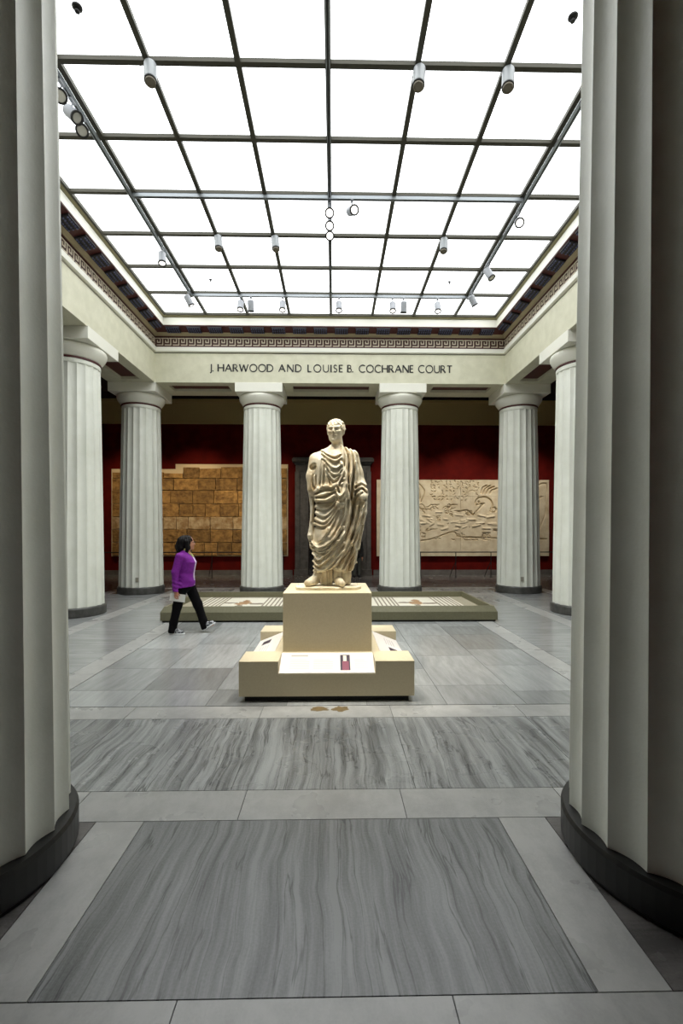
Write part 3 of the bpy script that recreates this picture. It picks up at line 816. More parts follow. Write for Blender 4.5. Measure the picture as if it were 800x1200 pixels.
for k in range(4):
    p = panel_rect('label_panel', -0.478, 0.478, 0.0, 1.0, 0.0, 0.008, 'panel_white', k, pl)
    if k == 0:
        panel_rect('title_print', -0.375, -0.20, 0.80, 0.88, 0.008, 0.0086, 'print_title', k, p)
        for c0, c1 in ((-0.38, -0.18), (-0.14, 0.06), (0.28, 0.42)):
            for i in range(6):
                panel_rect('text_print', c0, c1 - 0.03 * (i == 5), 0.20 + 0.08 * i, 0.235 + 0.08 * i, 0.008, 0.0086, 'print_grey', k, p)
        ph = panel_rect('photo_print', 0.135, 0.235, 0.12, 0.88, 0.008, 0.0088, 'photo_dark', k, p)
        panel_rect('photo_figure', 0.155, 0.222, 0.12, 0.56, 0.0088, 0.0093, 'photo_cloth', k, p)
        panel_rect('photo_head', 0.165, 0.20, 0.56, 0.84, 0.0088, 0.0093, 'photo_pale', k, p)
    else:
        panel_rect('photo_print', -0.30, -0.12, 0.22, 0.55, 0.008, 0.0088, 'photo_dark', k, p)
        for i in range(4): panel_rect('text_print', 0.0, 0.3, 0.25 + 0.1 * i, 0.29 + 0.1 * i, 0.008, 0.0086, 'print_grey', k, p)

# ------------------------------------------------------------------ mosaic on its low platform
mp = empty('mosaic_platform', (0.0, 9.68, 0)); tag(mp, 'low olive display platform with chamfered rim holding the floor mosaic', 'platform')
WX, WY = 3.14, 1.10
MB().box(-WX + .03, WX - .03, -WY + .03, WY - .03, 0, 0.035).build('toe_kick', 'toe_black', mp)
b = MB()
prof = [(0.0, 0.035), (0.0, 0.185), (0.055, 0.285), (0.10, 0.285), (0.10, 0.15), (0.10, 0.035)]
n = len(prof)
vs = []
for cxs, cys in ((-1, -1), (1, -1), (1, 1), (-1, 1)):
    for p, z in prof: vs.append((cxs * (WX - p), cys * (WY - p), z))
fs = []
for c in range(4):
    for i in range(n):
        fs.append((c * n + i, c * n + (i + 1) % n, ((c + 1) % 4) * n + (i + 1) % n, ((c + 1) % 4) * n + i))
b.add(vs, fs).build('rim', 'platform_olive', mp)
MB().box(-WX + .09, WX - .09, -WY + .09, WY - .09, 0.035, 0.165).build('sand_bed', 'sand', mp)
mo = MB().box(-2.72, 2.72, -0.90, 0.90, 0.164, 0.180).build('floor_mosaic', 'mosaic_white')
mo.location = (0.0, 9.68, 0); tag(mo, 'white tesserae floor mosaic with dark striped borders lying in the platform', 'mosaic')
def strip(x0, x1, y0, y1, mat, nm='border_stripe'): return MB().box(x0, x1, y0, y1, 0.179, 0.1825).build(nm, mat, mo)
for c in (-2.45, -1.18, 1.18, 2.45):
    for k in (-0.20, -0.12, -0.03, 0.06, 0.14, 0.21):
        strip(c + k - 0.016, c + k + 0.016, -0.86, 0.86, 'mosaic_dark')
for y in (-0.86, -0.78, 0.78, 0.86): strip(-2.66, 2.66, y - 0.014, y + 0.014, 'mosaic_dark')
rm_ = random.Random(5)
for cx in (-1.82, 0.0, 1.82):
    for (dx, dy, rx, ry, mat) in ((0, 0, 0.17, 0.20, 'mosaic_rust'), (-0.27, 0.05, 0.16, 0.08, 'mosaic_dark'), (0.29, -0.06, 0.18, 0.09, 'mosaic_dark'), (0.02, 0.32, 0.09, 0.16, 'mosaic_rust'), (-0.03, -0.33, 0.08, 0.15, 'mosaic_dark')):
        bb = MB(); pts = []
        for i in range(14):
            a = 2 * math.pi * i / 14; k = 0.6 + 0.6 * rm_.random()
            pts.append((cx + dx + rx * k * math.cos(a), dy + ry * k * math.sin(a)))
        m_ = len(pts)
        bb.add([(x, y, 0.179) for x, y in pts] + [(x, y, 0.1825) for x, y in pts], [tuple(range(m_, 2 * m_))] + [(i, (i + 1) % m_, m_ + (i + 1) % m_, m_ + i) for i in range(m_)])
        bb.build('motif', mat, mo)

# ------------------------------------------------------------------ sandstone block relief (hung on the far wall)
RY = YW - 0.10
sr = empty('sandstone_block_relief', (-5.0, YW - 0.02, 0.76)); tag(sr, 'large ancient wall of brown sandstone blocks mounted on the red wall', 'relief')
x0, x1 = -3.28, 3.30
MB().box(x0 - .05, -0.92, -0.04, 0.0, -0.03, 3.28).box(-0.92, x1 + .03, -0.04, 0.0, -0.03, 3.47).build('backing_panel', 'backing_cream', sr)
rb = random.Random(11)
heights = [0.50, 0.49, 0.47, 0.50, 0.50, 0.46, 0.45]
z = 0.0
for ri, h in enumerate(heights):
    x = x0 + rb.random() * 0.1 * 0
    while x < x1 - 0.02:
        w = rb.uniform(0.45, 0.92)
        xe_ = x + w
        if x1 - xe_ < 0.35: xe_ = x1
        top = z + h
        chip = 0.0
        if ri == 6:
            if (x + xe_) / 2 < -0.95: top = z + h - 0.21 - rb.random() * 0.05
            else: top = z + h - rb.random() * 0.07
        th = 0.075 + rb.random() * 0.03
        g2 = 0.008
        j = [rb.uniform(-0.012, 0.012) for _ in range(8)]
        bb = MB()
        xs0, xs1, zs0, zs1 = x + g2, xe_ - g2, z + g2, top - g2
        bb.add([(xs0 + j[0], -0.03 - th, zs0 + j[1]), (xs1 + j[2], -0.03 - th, zs0 + j[3]), (xs1 + j[4], -0.03 - th, zs1 + j[5]), (xs0 + j[6], -0.03 - th, zs1 + j[7]),
                (xs0, -0.03, zs0), (xs1, -0.03, zs0), (xs1, -0.03, zs1), (xs0, -0.03, zs1)],
               [(0, 1, 2, 3), (4, 7, 6, 5), (0, 4, 5, 1), (1, 5, 6, 2), (2, 6, 7, 3), (3, 7, 4, 0)])
        pale = (ri == 2 and rb.random() < 0.6) or rb.random() < 0.07
        bb.build('sandstone_block', 'block_pale' if pale else 'block_stone', sr, bevel=0.012)
        x = xe_
    z += h

# ------------------------------------------------------------------ carved relief with horse
cr = empty('carved_relief', (5.02, YW - 0.02, 0.73)); tag(cr, 'pale carved stone relief with rearing horse and tangled figures on the red wall', 'relief')
RW, RH = 6.62, 2.92
def rel(a, b):     # sketch coordinates of the carving to metres from the lower corner
    X = (485 + a / 4.706 - 390.5) * 17.5 / FPX + 0.065
    Z = 1.7 + (622 - (550 + b / 4.706)) * 17.5 / FPX
    return (X - (5.02 - RW / 2), Z - 0.73)
res = 0.013
nx, nz = int(RW / res) + 1, int(RH / res) + 1
gx, gz = np.meshgrid(np.linspace(0, RW, nx), np.linspace(0, RH, nz), indexing='ij')
hgt = np.zeros_like(gx)
def seg_dist(px, pz, pts):
    d = np.full(px.shape, 9.0)
    for (ax, az), (bx, bz) in zip(pts[:-1], pts[1:]):
        vx, vz = bx - ax, bz - az; L2 = vx * vx + vz * vz + 1e-9
        t = np.clip(((px - ax) * vx + (pz - az) * vz) / L2, 0, 1)
        d = np.minimum(d, np.hypot(px - ax - t * vx, pz - az - t * vz))
    return d
def smooth_poly(pts, n=6):
    out = []
    P = [pts[0]] + list(pts) + [pts[-1]]
    for i in range(1, len(P) - 2):
        p0, p1, p2, p3 = [np.array(P[i + k], float) for k in (-1, 0, 1, 2)]
        for s in range(n):
            t = s / n
            out.append(tuple(0.5 * ((2 * p1) + (-p0 + p2) * t + (2 * p0 - 5 * p1 + 4 * p2 - p3) * t * t + (-p0 + 3 * p1 - 3 * p2 + p3) * t ** 3)))
    out.append(tuple(pts[-1])); return out
def carve(pts, w, dep, local=True):
    global hgt
    xs = [p[0] for p in pts]; zs = [p[1] for p in pts]; mg = w * 3
    i0, i1 = max(0, int((min(xs) - mg) / RW * (nx - 1))), min(nx, int((max(xs) + mg) / RW * (nx - 1)) + 2)
    j0, j1 = max(0, int((min(zs) - mg) / RH * (nz - 1))), min(nz, int((max(zs) + mg) / RH * (nz - 1)) + 2)
    if i1 <= i0 or j1 <= j0: return
    sl = (slice(i0, i1), slice(j0, j1))
    d = seg_dist(gx[sl], gz[sl], pts)
    v = dep * (np.exp(-(d / w) ** 2) if dep > 0 else np.clip(1.35 - d / w, 0, 1))
    hgt[sl] = np.minimum(hgt[sl], v) if dep < 0 else np.maximum(hgt[sl], v)
rc = random.Random(21)
horse = [  # body masses raised, then outlines cut
 ([(395, 165), (412, 200), (395, 240), (370, 270), (400, 290), (440, 300), (470, 305), (520, 300), (560, 285)], 0.17, 0.035),
 ([(350, 178), (372, 168), (400, 165)], 0.09, 0.035),
 ([(345, 268), (310, 250), (285, 232), (222, 250)], 0.05, 0.03),
 ([(340, 280), (300, 262), (280, 255), (240, 275)], 0.05, 0.03)]
for pts, w, dp in horse: carve(smooth_poly([rel(*p) for p in pts]), w, dp)
cuts = [
 [(375, 130), (385, 100), (405, 88)], [(390, 130), (400, 105), (425, 88)], [(405, 130), (420, 106), (448, 94)], [(425, 130), (437, 114), (462, 104)],
 [(343, 185), (350, 165), (375, 153), (402, 152)], [(343, 185), (350, 195), (368, 190), (392, 187)], [(360, 176), (364, 180)],
 [(392, 187), (360, 220), (330, 252)], [(402, 152), (425, 165), (438, 195), (432, 228)], [(330, 252), (290, 224), (214, 249)],
 [(325, 272), (285, 243), (232, 272)], [(300, 262), (262, 285), (242, 300)], [(325, 280), (385, 310), (425, 328), (470, 338), (540, 330), (580, 300)],
 [(418, 266), (440, 262), (470, 285)], [(430, 215), (452, 210), (460, 225), (445, 238), (428, 230)], [(380, 290), (420, 285), (445, 300)],
 [(470, 285), (520, 265), (560, 270), (600, 250)]]
for c in cuts: carve(smooth_poly([rel(*p) for p in c]), 0.030, -0.085)
for i in range(300):     # tangle of fallen figures
    a = rc.uniform(-170, 470); lim = 205 + (35 if a > 200 else 0) + (40 if a > 300 else 0)
    b_ = rc.uniform(lim, 378)
    pts = [(a, b_)]; ang = rc.uniform(-0.9, 0.9)
    for k in range(rc.randint(3, 6)):
        a += rc.uniform(10, 22) * math.cos(ang); b_ += 1.0 * rc.uniform(10, 22) * math.sin(ang); ang += rc.uniform(-1.1, 1.1)
        pts.append((a, min(390, max(lim - 12, b_))))
    carve(smooth_poly([rel(*p) for p in pts], 4), rc.uniform(0.012, 0.018), rc.uniform(-0.06, -0.04))
for i in range(60):
    a = rc.uniform(-170, 470); b_ = rc.uniform(235, 370)
    carve([rel(a, b_), rel(a + rc.uniform(10, 40), b_ + rc.uniform(-12, 12))], rc.uniform(0.03, 0.05), rc.uniform(0.02, 0.04))
for c in range(13):      # columns of small signs in the upper field
    a = 98 + c * 21.5
    for r_ in range(7):
        b_ = 68 + r_ * 16.5
        if (r_ == 4 and c % 3) or rc.random() < 0.12: continue
        for _ in range(2):
            p = (a + rc.uniform(-6, 6), b_ + rc.uniform(-5, 5))
            carve([rel(*p), rel(p[0] + rc.uniform(-7, 7), p[1] + rc.uniform(-6, 6))], 0.016, -0.05)
    if c < 12: carve([rel(a + 10.7, 64), rel(a + 10.7, 172)], 0.007, -0.008)
for pts in ([(-150, 80), (-60, 70), (20, 95), (35, 160)], [(-160, 140), (-70, 160), (10, 190), (60, 240)], [(20, 70), (60, 120), (40, 180)],
            [(600, 80), (650, 140), (640, 260), (600, 330)], [(690, 90), (720, 75), (745, 95), (735, 240), (700, 330)], [(695, 160), (715, 150)], [(690, 300), (700, 285), (700, 310)], [(740, 75), (746, 200), (744, 340)],
            [(-180, 392), (60, 392), (215, 345), (260, 372), (470, 380), (740, 385)]):
    carve(smooth_poly([rel(*p) for p in pts]), 0.024, -0.06)
hgt += 0.004 * np.sin(gx * 9.1 + 1.7 * np.sin(gz * 5)) * np.sin(gz * 7.7 + gx)
xcut = [0, int(nx * 0.24), int(nx * 0.485), int(nx * 0.74), nx - 1]
zj = rel(0, 147)[1]; zcut = [0, int(nz * zj / RH), nz - 1]
for a in range(4):
    for c in range(2):
        i0, i1, j0, j1 = xcut[a], xcut[a + 1], zcut[c], zcut[c + 1]
        X = gx[i0:i1 + 1, j0:j1 + 1] - RW / 2; Z = gz[i0:i1 + 1, j0:j1 + 1]; Hh = hgt[i0:i1 + 1, j0:j1 + 1]
        X = np.clip(X, X.min() + 0.003, X.max() - 0.003); Z = np.clip(Z, Z.min() + 0.003, Z.max() - 0.003)
        m, q = X.shape
        V = np.stack([X, -0.10 - Hh, Z], -1).reshape(-1, 3)
        idx = np.arange(m * q).reshape(m, q)
        F = np.stack([idx[:-1, :-1], idx[1:, :-1], idx[1:, 1:], idx[:-1, 1:]], -1).reshape(-1, 4)
        # skirt back to the wall
        ring = list(idx[:, 0]) + list(idx[-1, 1:]) + list(idx[-2::-1, -1]) + list(idx[0, -2:0:-1])
        base = len(V); V2 = V[ring].copy(); V2[:, 1] = 0.0
        nr = len(ring)
        F2 = np.array([[ring[(i + 1) % nr], ring[i], base + i, base + (i + 1) % nr] for i in range(nr)])
        me = bpy.data.meshes.new('carved_slab'); me.from_pydata(np.vstack([V, V2]).tolist(), [], np.vstack([F, F2]).tolist()); me.update()
        link('carved_slab', me, 'relief_stone', cr)

# ------------------------------------------------------------------ barriers before the reliefs
def barrier(xa, xb, n, label):
    r = empty('barrier_rail', ((xa + xb) / 2, 16.75, 0)); tag(r, label, 'barrier', 'low barriers before the reliefs')
    c = (xa + xb) / 2
    MB().cyl((xa - c, 0, 0.92), (xb - c, 0, 0.92), 0.019, 0.019, 8).build('rail', 'barrier_black', r)
    for i in range(n):
        x = xa - c + (xb - xa) * i / (n - 1)
        p = MB().cyl((x, 0, 0), (x, 0, 0.92), 0.016, 0.016, 8).build('post', 'barrier_black', r)
        MB().tube([(x - 0.01, 0, 0.55), (x - 0.10, 0.12, 0.28), (x - 0.17, 0.2, 0.0)], 0.014, 6).build('brace', 'barrier_black', p)
        MB().cyl((x, 0, 0.0), (x, 0, 0.008), 0.06, 0.06, 14).build('foot', 'barrier_black', p)
barrier(-8.2, -1.75, 6, 'thin black barrier rail on posts before the sandstone block relief')
barrier(1.95, 8.4, 6, 'thin black barrier rail on posts before the carved relief')

# ------------------------------------------------------------------ sculpting with distance fields
class Field:
    """signed distance grid (units: cm) meshed with surface nets"""
    def __init__(s, lo, hi, vox):
        s.vox = vox
        s.ax = [np.arange(lo[i], hi[i] + vox, vox, dtype=np.float32) for i in range(3)]
        s.f = np.full([len(a) for a in s.ax], 60.0, np.float32)
    def _sl(s, lo, hi, mg):
        out = []
        for i in range(3):
            a = s.ax[i]
            i0 = int(np.searchsorted(a, lo[i] - mg)); i1 = int(np.searchsorted(a, hi[i] + mg))
            out.append(slice(max(0, i0), min(len(a), i1)))
        return tuple(out)
    def grid(s, sl):
        return (s.ax[0][sl[0]][:, None, None], s.ax[1][sl[1]][None, :, None], s.ax[2][sl[2]][None, None, :])
    def put(s, fn, lo, hi, k=1.0, op='u'):
        sl = s._sl(lo, hi, k + 3 * s.vox + 2)
        X, Y, Z = s.grid(sl)
        d = fn(X, Y, Z); a = s.f[sl]
        if op == 'u': r = smin(a, d, k)
        elif op == 's': r = -smin(-a, d, k)
        elif op == 'i': r = -smin(-a, -d, k)
        s.f[sl] = r
        return s
    def ell(s, c, r, k=1.0, op='u', rot=0.0):
        c = np.array(c, float); r = np.array(r, float) if not np.isscalar(r) else np.array([r] * 3, float)
        ca, sa = math.cos(rot), math.sin(rot)
        def fn(X, Y, Z):
            x, y, z = X - c[0], Y - c[1], Z - c[2]
            if rot: x, z = ca * x + sa * z, -sa * x + ca * z
            q = np.sqrt((x / r[0]) ** 2 + (y / r[1]) ** 2 + (z / r[2]) ** 2)
            return (q - 1) * r.min()
        m = r if not rot else np.array([max(r)] * 3)
        return s.put(fn, c - m, c + m, k, op)
    def cap(s, a, b, ra, rb=None, k=1.0, op='u', sy=1.0):
        rb = ra if rb is None else rb
        a = np.array(a, float); b = np.array(b, float); v = b - a; L2 = float(v @ v) + 1e-9
        def fn(X, Y, Z):
            x, y, z = X - a[0], Y - a[1], Z - a[2]
            t = np.clip((x * v[0] + y * v[1] + z * v[2]) / L2, 0, 1)
            return np.sqrt((x - t * v[0]) ** 2 + ((y - t * v[1]) / sy) ** 2 + (z - t * v[2]) ** 2) - (ra + (rb - ra) * t)
        m = max(ra, rb) * max(1.0, sy)
        return s.put(fn, np.minimum(a, b) - m, np.maximum(a, b) + m, k, op)
    def chain(s, pts, rs, k=1.0, sy=1.0):
        for i in range(len(pts) - 1): s.cap(pts[i], pts[i + 1], rs[i], rs[i + 1], k, 'u', sy)
        return s
    def mesh(s, name, scale=0.01):
        f = s.f; ins = f < 0
        nx, ny, nz = f.shape
        cnt = np.zeros((nx - 1, ny - 1, nz - 1), np.int8)
        for dx in (0, 1):
            for dy in (0, 1):
                for dz in (0, 1):
                    cnt += ins[dx:nx - 1 + dx, dy:ny - 1 + dy, dz:nz - 1 + dz]
        act = (cnt > 0) & (cnt < 8)
        ci = np.argwhere(act)
        vid = np.full(act.shape, -1, np.int64); vid[act] = np.arange(len(ci))
        acc = np.zeros((len(ci), 3)); num = np.zeros(len(ci))
        corners = [(a, b, c) for a in (0, 1) for b in (0, 1) for c in (0, 1)]
        for i, p in enumerate(corners):
            for q in corners[i + 1:]:
                if sum(abs(p[k] - q[k]) for k in range(3)) != 1: continue
                fa = f[ci[:, 0] + p[0], ci[:, 1] + p[1], ci[:, 2] + p[2]].astype(float)
                fb = f[ci[:, 0] + q[0], ci[:, 1] + q[1], ci[:, 2] + q[2]].astype(float)
                m = (fa < 0) != (fb < 0)
                t = np.where(m, fa / np.where(m, fa - fb, 1), 0)
                for k in range(3):
                    acc[:, k] += np.where(m, p[k] + t * (q[k] - p[k]), 0)
                num += m
        pos = ci + acc / num[:, None]
        V = np.stack([s.ax[k][0] + pos[:, k] * s.vox for k in range(3)], -1) * scale
        quads = []
        for k in range(3):
            sl0 = [slice(1, -1)] * 3; sl1 = [slice(1, -1)] * 3
            sl0[k] = slice(0, -1); sl1[k] = slice(1, None)
            a, b = ins[tuple(sl0)], ins[tuple(sl1)]
            e = np.argwhere(a != b)
            base = e.copy()
            for j in range(3):
                if j != k: base[:, j] += 1
            flip = a[tuple(e.T)]
            u, w = (k + 1) % 3, (k + 2) % 3
            idx = []
            for du, dw in ((0, 0), (1, 0), (1, 1), (0, 1)):
                c = base.copy(); c[:, u] -= du; c[:, w] -= dw
                idx.append(vid[tuple(c.T)])
            qd = np.stack(idx, -1)
            qd[~flip] = qd[~flip][:, ::-1]
            quads.append(qd)
        Q = np.vstack(quads); Q = Q[(Q >= 0).all(1)]
        me = bpy.data.meshes.new(name)
        me.vertices.add(len(V)); me.vertices.foreach_set('co', V.astype(np.float32).ravel())
        me.loops.add(len(Q) * 4); me.loops.foreach_set('vertex_index', Q.astype(np.int32).ravel())
        me.polygons.add(len(Q)); me.polygons.foreach_set('loop_start', np.arange(0, len(Q) * 4, 4, dtype=np.int32))
        me.polygons.foreach_set('use_smooth', np.ones(len(Q), bool))
        me.update(calc_edges=True); me.validate()
        return me
def smin(a, b, k):
    if k <= 0: return np.minimum(a, b)
    h = np.maximum(k - np.abs(a - b), 0) / k
    return np.minimum(a, b) - h * h * k * 0.25

# ------------------------------------------------------------------ marble statue of a man in a toga
SX, SY, SZ = 0.11, 5.44, 1.04
statue = empty('marble_statue', (SX, SY, SZ - 0.01)); tag(statue, 'weathered marble statue of a standing man draped in a toga', 'statue')
def zA(x, y): return (350 + x / 8.889 - 395, 688 - (480 + y / 8.889))
def zB(x, y): return (345 + x / 8.42 - 395, 688 - (580 + y / 8.42))
folds = []     # (points, width, height): ridge with a cut beneath it
def FA(h, w, *pts): folds.append((smooth_poly([zA(*p) for p in pts], 5), w, h))
def FB(h, w, *pts): folds.append((smooth_poly([zB(*p) for p in pts], 5), w, h))
# chest: hanging curved folds
FA(2.0, 1.3, (235, 425), (300, 480), (370, 505), (425, 480))
FA(2.0, 1.3, (245, 465), (315, 530), (380, 555), (435, 520))
FA(2.0, 1.3, (262, 530), (325, 605), (390, 625), (440, 590))
FA(2.0, 1.3, (275, 590), (335, 675), (395, 690), (440, 640))
FA(2.2, 1.4, (285, 650), (335, 730), (370, 748), (425, 690))
FA(1.8, 1.4, (218, 540), (212, 690), (195, 830)); FA(2.0, 1.4, (240, 520), (242, 690), (232, 815)); FA(1.6, 1.4, (262, 560), (285, 690), (305, 800))
FA(1.5, 1.2, (300, 700), (330, 770), (350, 810))
# rolls at the waist and the hanging loop
FA(3.2, 2.2, (185, 855), (255, 812), (335, 822), (375, 800)); FA(2.6, 1.8, (188, 905), (275, 890), (350, 858), (385, 835)); FA(2.6, 1.7, (195, 950), (290, 950), (370, 905))
FA(3.0, 1.5, (368, 800), (385, 880), (425, 915), (468, 865), (462, 740)); FA(3.0, 1.5, (380, 845), (415, 945), (478, 905), (490, 800)); FA(2.4, 1.3, (400, 800), (425, 860), (440, 790))
FA(2.2, 1.5, (430, 560), (460, 640), (440, 720), (400, 790))
# bundle over the other shoulder
FA(2.4, 1.5, (445, 375), (475, 460), (495, 560), (482, 660), (490, 780)); FA(2.4, 1.5, (478, 378), (530, 470), (545, 620), (530, 760), (520, 930))
FA(2.2, 1.5, (520, 390), (575, 490), (585, 640), (570, 800), (560, 960)); FA(1.8, 1.4, (450, 410), (455, 520), (450, 600))
FA(-2.2, 1.0, (505, 480), (512, 640), (508, 800), (540, 960))
FA(2.0, 1.5, (580, 800), (640, 765), (690, 785)); FA(2.0, 1.5, (578, 845), (650, 810), (695, 850)); FA(1.6, 1.3, (590, 900), (650, 860))
FA(1.5, 1.4, (590, 560), (610, 660), (600, 760)); FA(1.3, 1.3, (130, 690), (120, 760), (140, 840)); FA(1.2, 1.2, (160, 700), (165, 800))
# legs: curved pulls, then long diagonals
FB(1.6, 1.6, (205, 60), (300, 75), (370, 60), (420, 20)); FB(1.6, 1.6, (205, 120), (300, 140), (370, 105), (425, 40))
FB(1.8, 1.6, (208, 180), (300, 212), (370, 155), (425, 80)); FB(1.8, 1.6, (200, 240), (290, 272), (360, 205), (430, 100)); FB(1.7, 1.6, (198, 288), (280, 308), (350, 262), (430, 140))
FB(1.2, 1.8, (330, 330), (300, 400), (250, 450)); FB(1.6, 1.5, (430, 150), (380, 280), (330, 370)); FB(1.6, 1.5, (460, 160), (420, 290), (350, 420))
FB(2.6, 1.3, (165, 465), (230, 515), (310, 488), (385, 425), (440, 330)); FB(2.6, 1.3, (182, 500), (250, 538), (330, 500), (405, 420), (470, 320)); FB(2.2, 1.3, (200, 535), (260, 562), (340, 530), (420, 450))
FB(2.0, 1.5, (175, 580), (230, 632), (300, 592), (420, 468), (490, 380)); FB(2.0, 1.5, (183, 655), (230, 692), (330, 622), (480, 478)); FB(2.0, 1.5, (186, 705), (240, 742), (340, 692), (480, 548)); FB(2.2, 1.5, (188, 748), (260, 772), (370, 705), (500, 568), (560, 470))
FB(2.0, 1.5, (500, 60), (490, 200), (440, 330), (400, 420)); FB(1.6, 1.8, (545, 60), (530, 230), (480, 380), (430, 480))
FB(-4.0, 1.5, (580, 60), (572, 180), (535, 330), (490, 450)); FB(2.0, 1.4, (610, 120), (570, 330), (500, 520), (400, 700))
FB(2.0, 1.4, (650, 200), (590, 400), (530, 560), (450, 720)); FB(-2.0, 1.1, (600, 300), (560, 470), (500, 620)); FB(2.0, 1.4, (640, 300), (600, 470), (555, 610), (490, 740)); FB(1.8, 1.4, (605, 540), (590, 640), (560, 740)); FB(-2.2, 1.2, (575, 520), (550, 640), (520, 740))
FB(1.5, 1.3, (170, 60), (175, 140), (165, 260)); FB(1.4, 1.3, (150, 400), (160, 450), (200, 500)); FB(1.2, 1.2, (670, 120), (640, 230)); FB(1.4, 1.2, (690, 90), (660, 150))
# fold height map over the front of the figure
U1 = np.arange(-44, 44.01, 0.5); V1 = np.arange(0, 172.01, 0.5)
UU, VV = np.meshgrid(U1, V1, indexing='ij')
HM = np.zeros_like(UU)
for pts, w, h in folds:
    xs = [p[0] for p in pts]; zs = [p[1] for p in pts]; mg = 4.2 * w
    i0, i1 = np.searchsorted(U1, [min(xs) - mg, max(xs) + mg]); j0, j1 = np.searchsorted(V1, [min(zs) - mg, max(zs) + mg])
    sl = (slice(i0, i1), slice(j0, j1))
    pts2 = [(p[0], p[1] - 1.6 * w) for p in pts] if abs(pts[0][0] - pts[-1][0]) > 0.45 * abs(pts[0][1] - pts[-1][1]) else [(p[0] + 1.7 * w, p[1]) for p in pts]
    d = seg_dist(UU[sl], VV[sl], pts)
    HM[sl] += h * np.exp(-(d / w) ** 2)
    if h > 0:
        d2 = seg_dist(UU[sl], VV[sl], pts2)
        HM[sl] -= 0.85 * h * np.exp(-(d2 / (0.8 * w)) ** 2)
HM = np.clip(HM, -5.0, 3.6)

tv = np.array([14, 18, 30, 45, 60, 80, 100, 112, 125, 140, 150, 156, 161, 165, 169])
tl = np.array([-26, -27, -27.5, -28, -27, -25.5, -26, -27.5, -28, -30, -30, -26.5, -19, -11, -7.0])
tr = np.array([10, 12, 14.5, 16.5, 17, 18, 19.5, 20, 20.5, 22, 21.5, 19, 14.5, 8.5, 4.0])
tc = np.array([-1, -1, -1, -1, -1, -1, 0, 0, 0, 0.5, 1, 1.5, 2.5, 3, 3])
th = np.array([15, 15.5, 16.5, 17, 17.5, 18, 18.5, 18.5, 18, 17, 14.8, 12.4, 9.5, 7.8, 5.0])
ff = Field((-52, -32, 0), (46, 26, 172), 0.55)
def toga(X, Y, Z):
    z = Z[0, 0]
    L = np.interp(z, tv, tl); R = np.interp(z, tv, tr); c = np.interp(z, tv, tc); h = np.interp(z, tv, th)
    cu = ((L + R) / 2)[None, None, :]; hw = ((R - L) / 2)[None, None, :]; c = c[None, None, :]; h = h[None, None, :]
    q = (np.abs((X - cu) / hw) ** 2.3 + np.abs((Y - c) / h) ** 2.3) ** (1 / 2.3)
    d = (q - 1) * np.minimum(hw, h)
    return np.maximum(d, Z - 168.0).astype(np.float32)
ff.put(toga, (-34, -20, 12), (26, 22, 169), 0.5)
ff.cap((-11, -11, 62), (-9, -6, 95), 10, 11, 7)            # bent free leg pressing the cloth forward
ff.cap((-13, -9, 34), (-11, -12, 60), 8, 9.5, 7)
ff.cap((6, -8, 40), (8, -8, 85), 8, 9, 7)
ff.ell((-6, -8, 105), (18, 11, 8), 5)                        # waist roll
ff.ell((-3, -9, 140), (17, 9, 14), 6)
ff.chain([(8, -11, 152), (11, -16, 130), (8, -19, 108), (5, -19, 98)], [6, 6, 5, 4.5], 3.5)   # hanging umbo
ff.chain([(-2, -17, 103), (3, -20, 96), (9, -18, 103)], [3.2, 3.6, 3.2], 2.5)
ff.chain([(-25, 2, 150), (-30, -2, 130), (-30, -5, 114)], [8, 6.0, 5.0], 4)                  # broken arm and its sleeve
ff.chain([(-31, -2, 114), (-29, -1, 92), (-29.5, -1, 76), (-31, -2, 60), (-28, -2, 48), (-25, -2, 42)], [3.4, 2.6, 2.8, 3.8, 4.0, 3.0], 2.0)
ff.chain([(17, 2, 154), (22, 3, 134), (26, 1, 120), (28.5, -6, 110), (29.5, -12, 105)], [8.5, 8.2, 7.6, 6.6, 5.6], 4)
ff.chain([(31, -6, 108), (29.5, -7, 88), (25.0, -7, 68), (21.5, -6, 50), (18.5, -4, 30), (15, -3, 22)], [4.6, 5.0, 5.4, 5.6, 5.2, 4.2], 1.2, 1.5)
ff.chain([(25, -8, 104), (23, -9, 84), (19, -8, 60), (14, -7, 36)], [3.6, 3.4, 3.2, 3.2], 1.0, 1.3)
ff.cap((17, 5, 104), (12, 5, 40), 8, 7.5, 2)
# drapery relief
def folds_fn(sl):
    X, Y, Z = ff.grid(sl)
    u = np.clip(((X[:, 0, 0] + 44) / 0.5).astype(int), 0, HM.shape[0] - 1); v = np.clip((Z[0, 0] / 0.5).astype(int), 0, HM.shape[1] - 1)
    H = HM[u][:, v][:, None, :]
    wt = np.clip((4.0 - Y) / 8.0, 0, 1)
    back = np.clip((Y - 2.0) / 8.0, 0, 1) * 1.1 * np.sin(X * 0.75 + 0.05 * Z + 1.5 * np.sin(Z * 0.04))
    return (H * wt * 1.2 + back).astype(np.float32)
allsl = (slice(None),) * 3
ff.f -= np.where(np.abs(ff.f) < 12, folds_fn(allsl), 0)
# hem: open below, higher between the feet
def hem(X, Y, Z):
    hv = np.interp(X[:, 0, 0], [-34, -28, -20, -7, 0, 8, 14, 22, 40], [22, 18.5, 17.5, 22, 20, 18, 19, 21, 24])[:, None, None]
    return (hv - Z + 0 * Y).astype(np.float32)
ff.put(hem, (-52, -32, 0), (46, 26, 172), 0.8, 'i')
ff.ell((-28.2, -8.5, 140.5), (5.2, 7.5, 4.4), 0.6, 's', 0.35)      # broken arm socket
ff.ell((32.5, -17, 101), (2.2, 5, 2.4), 0.6, 's')            # lost hand
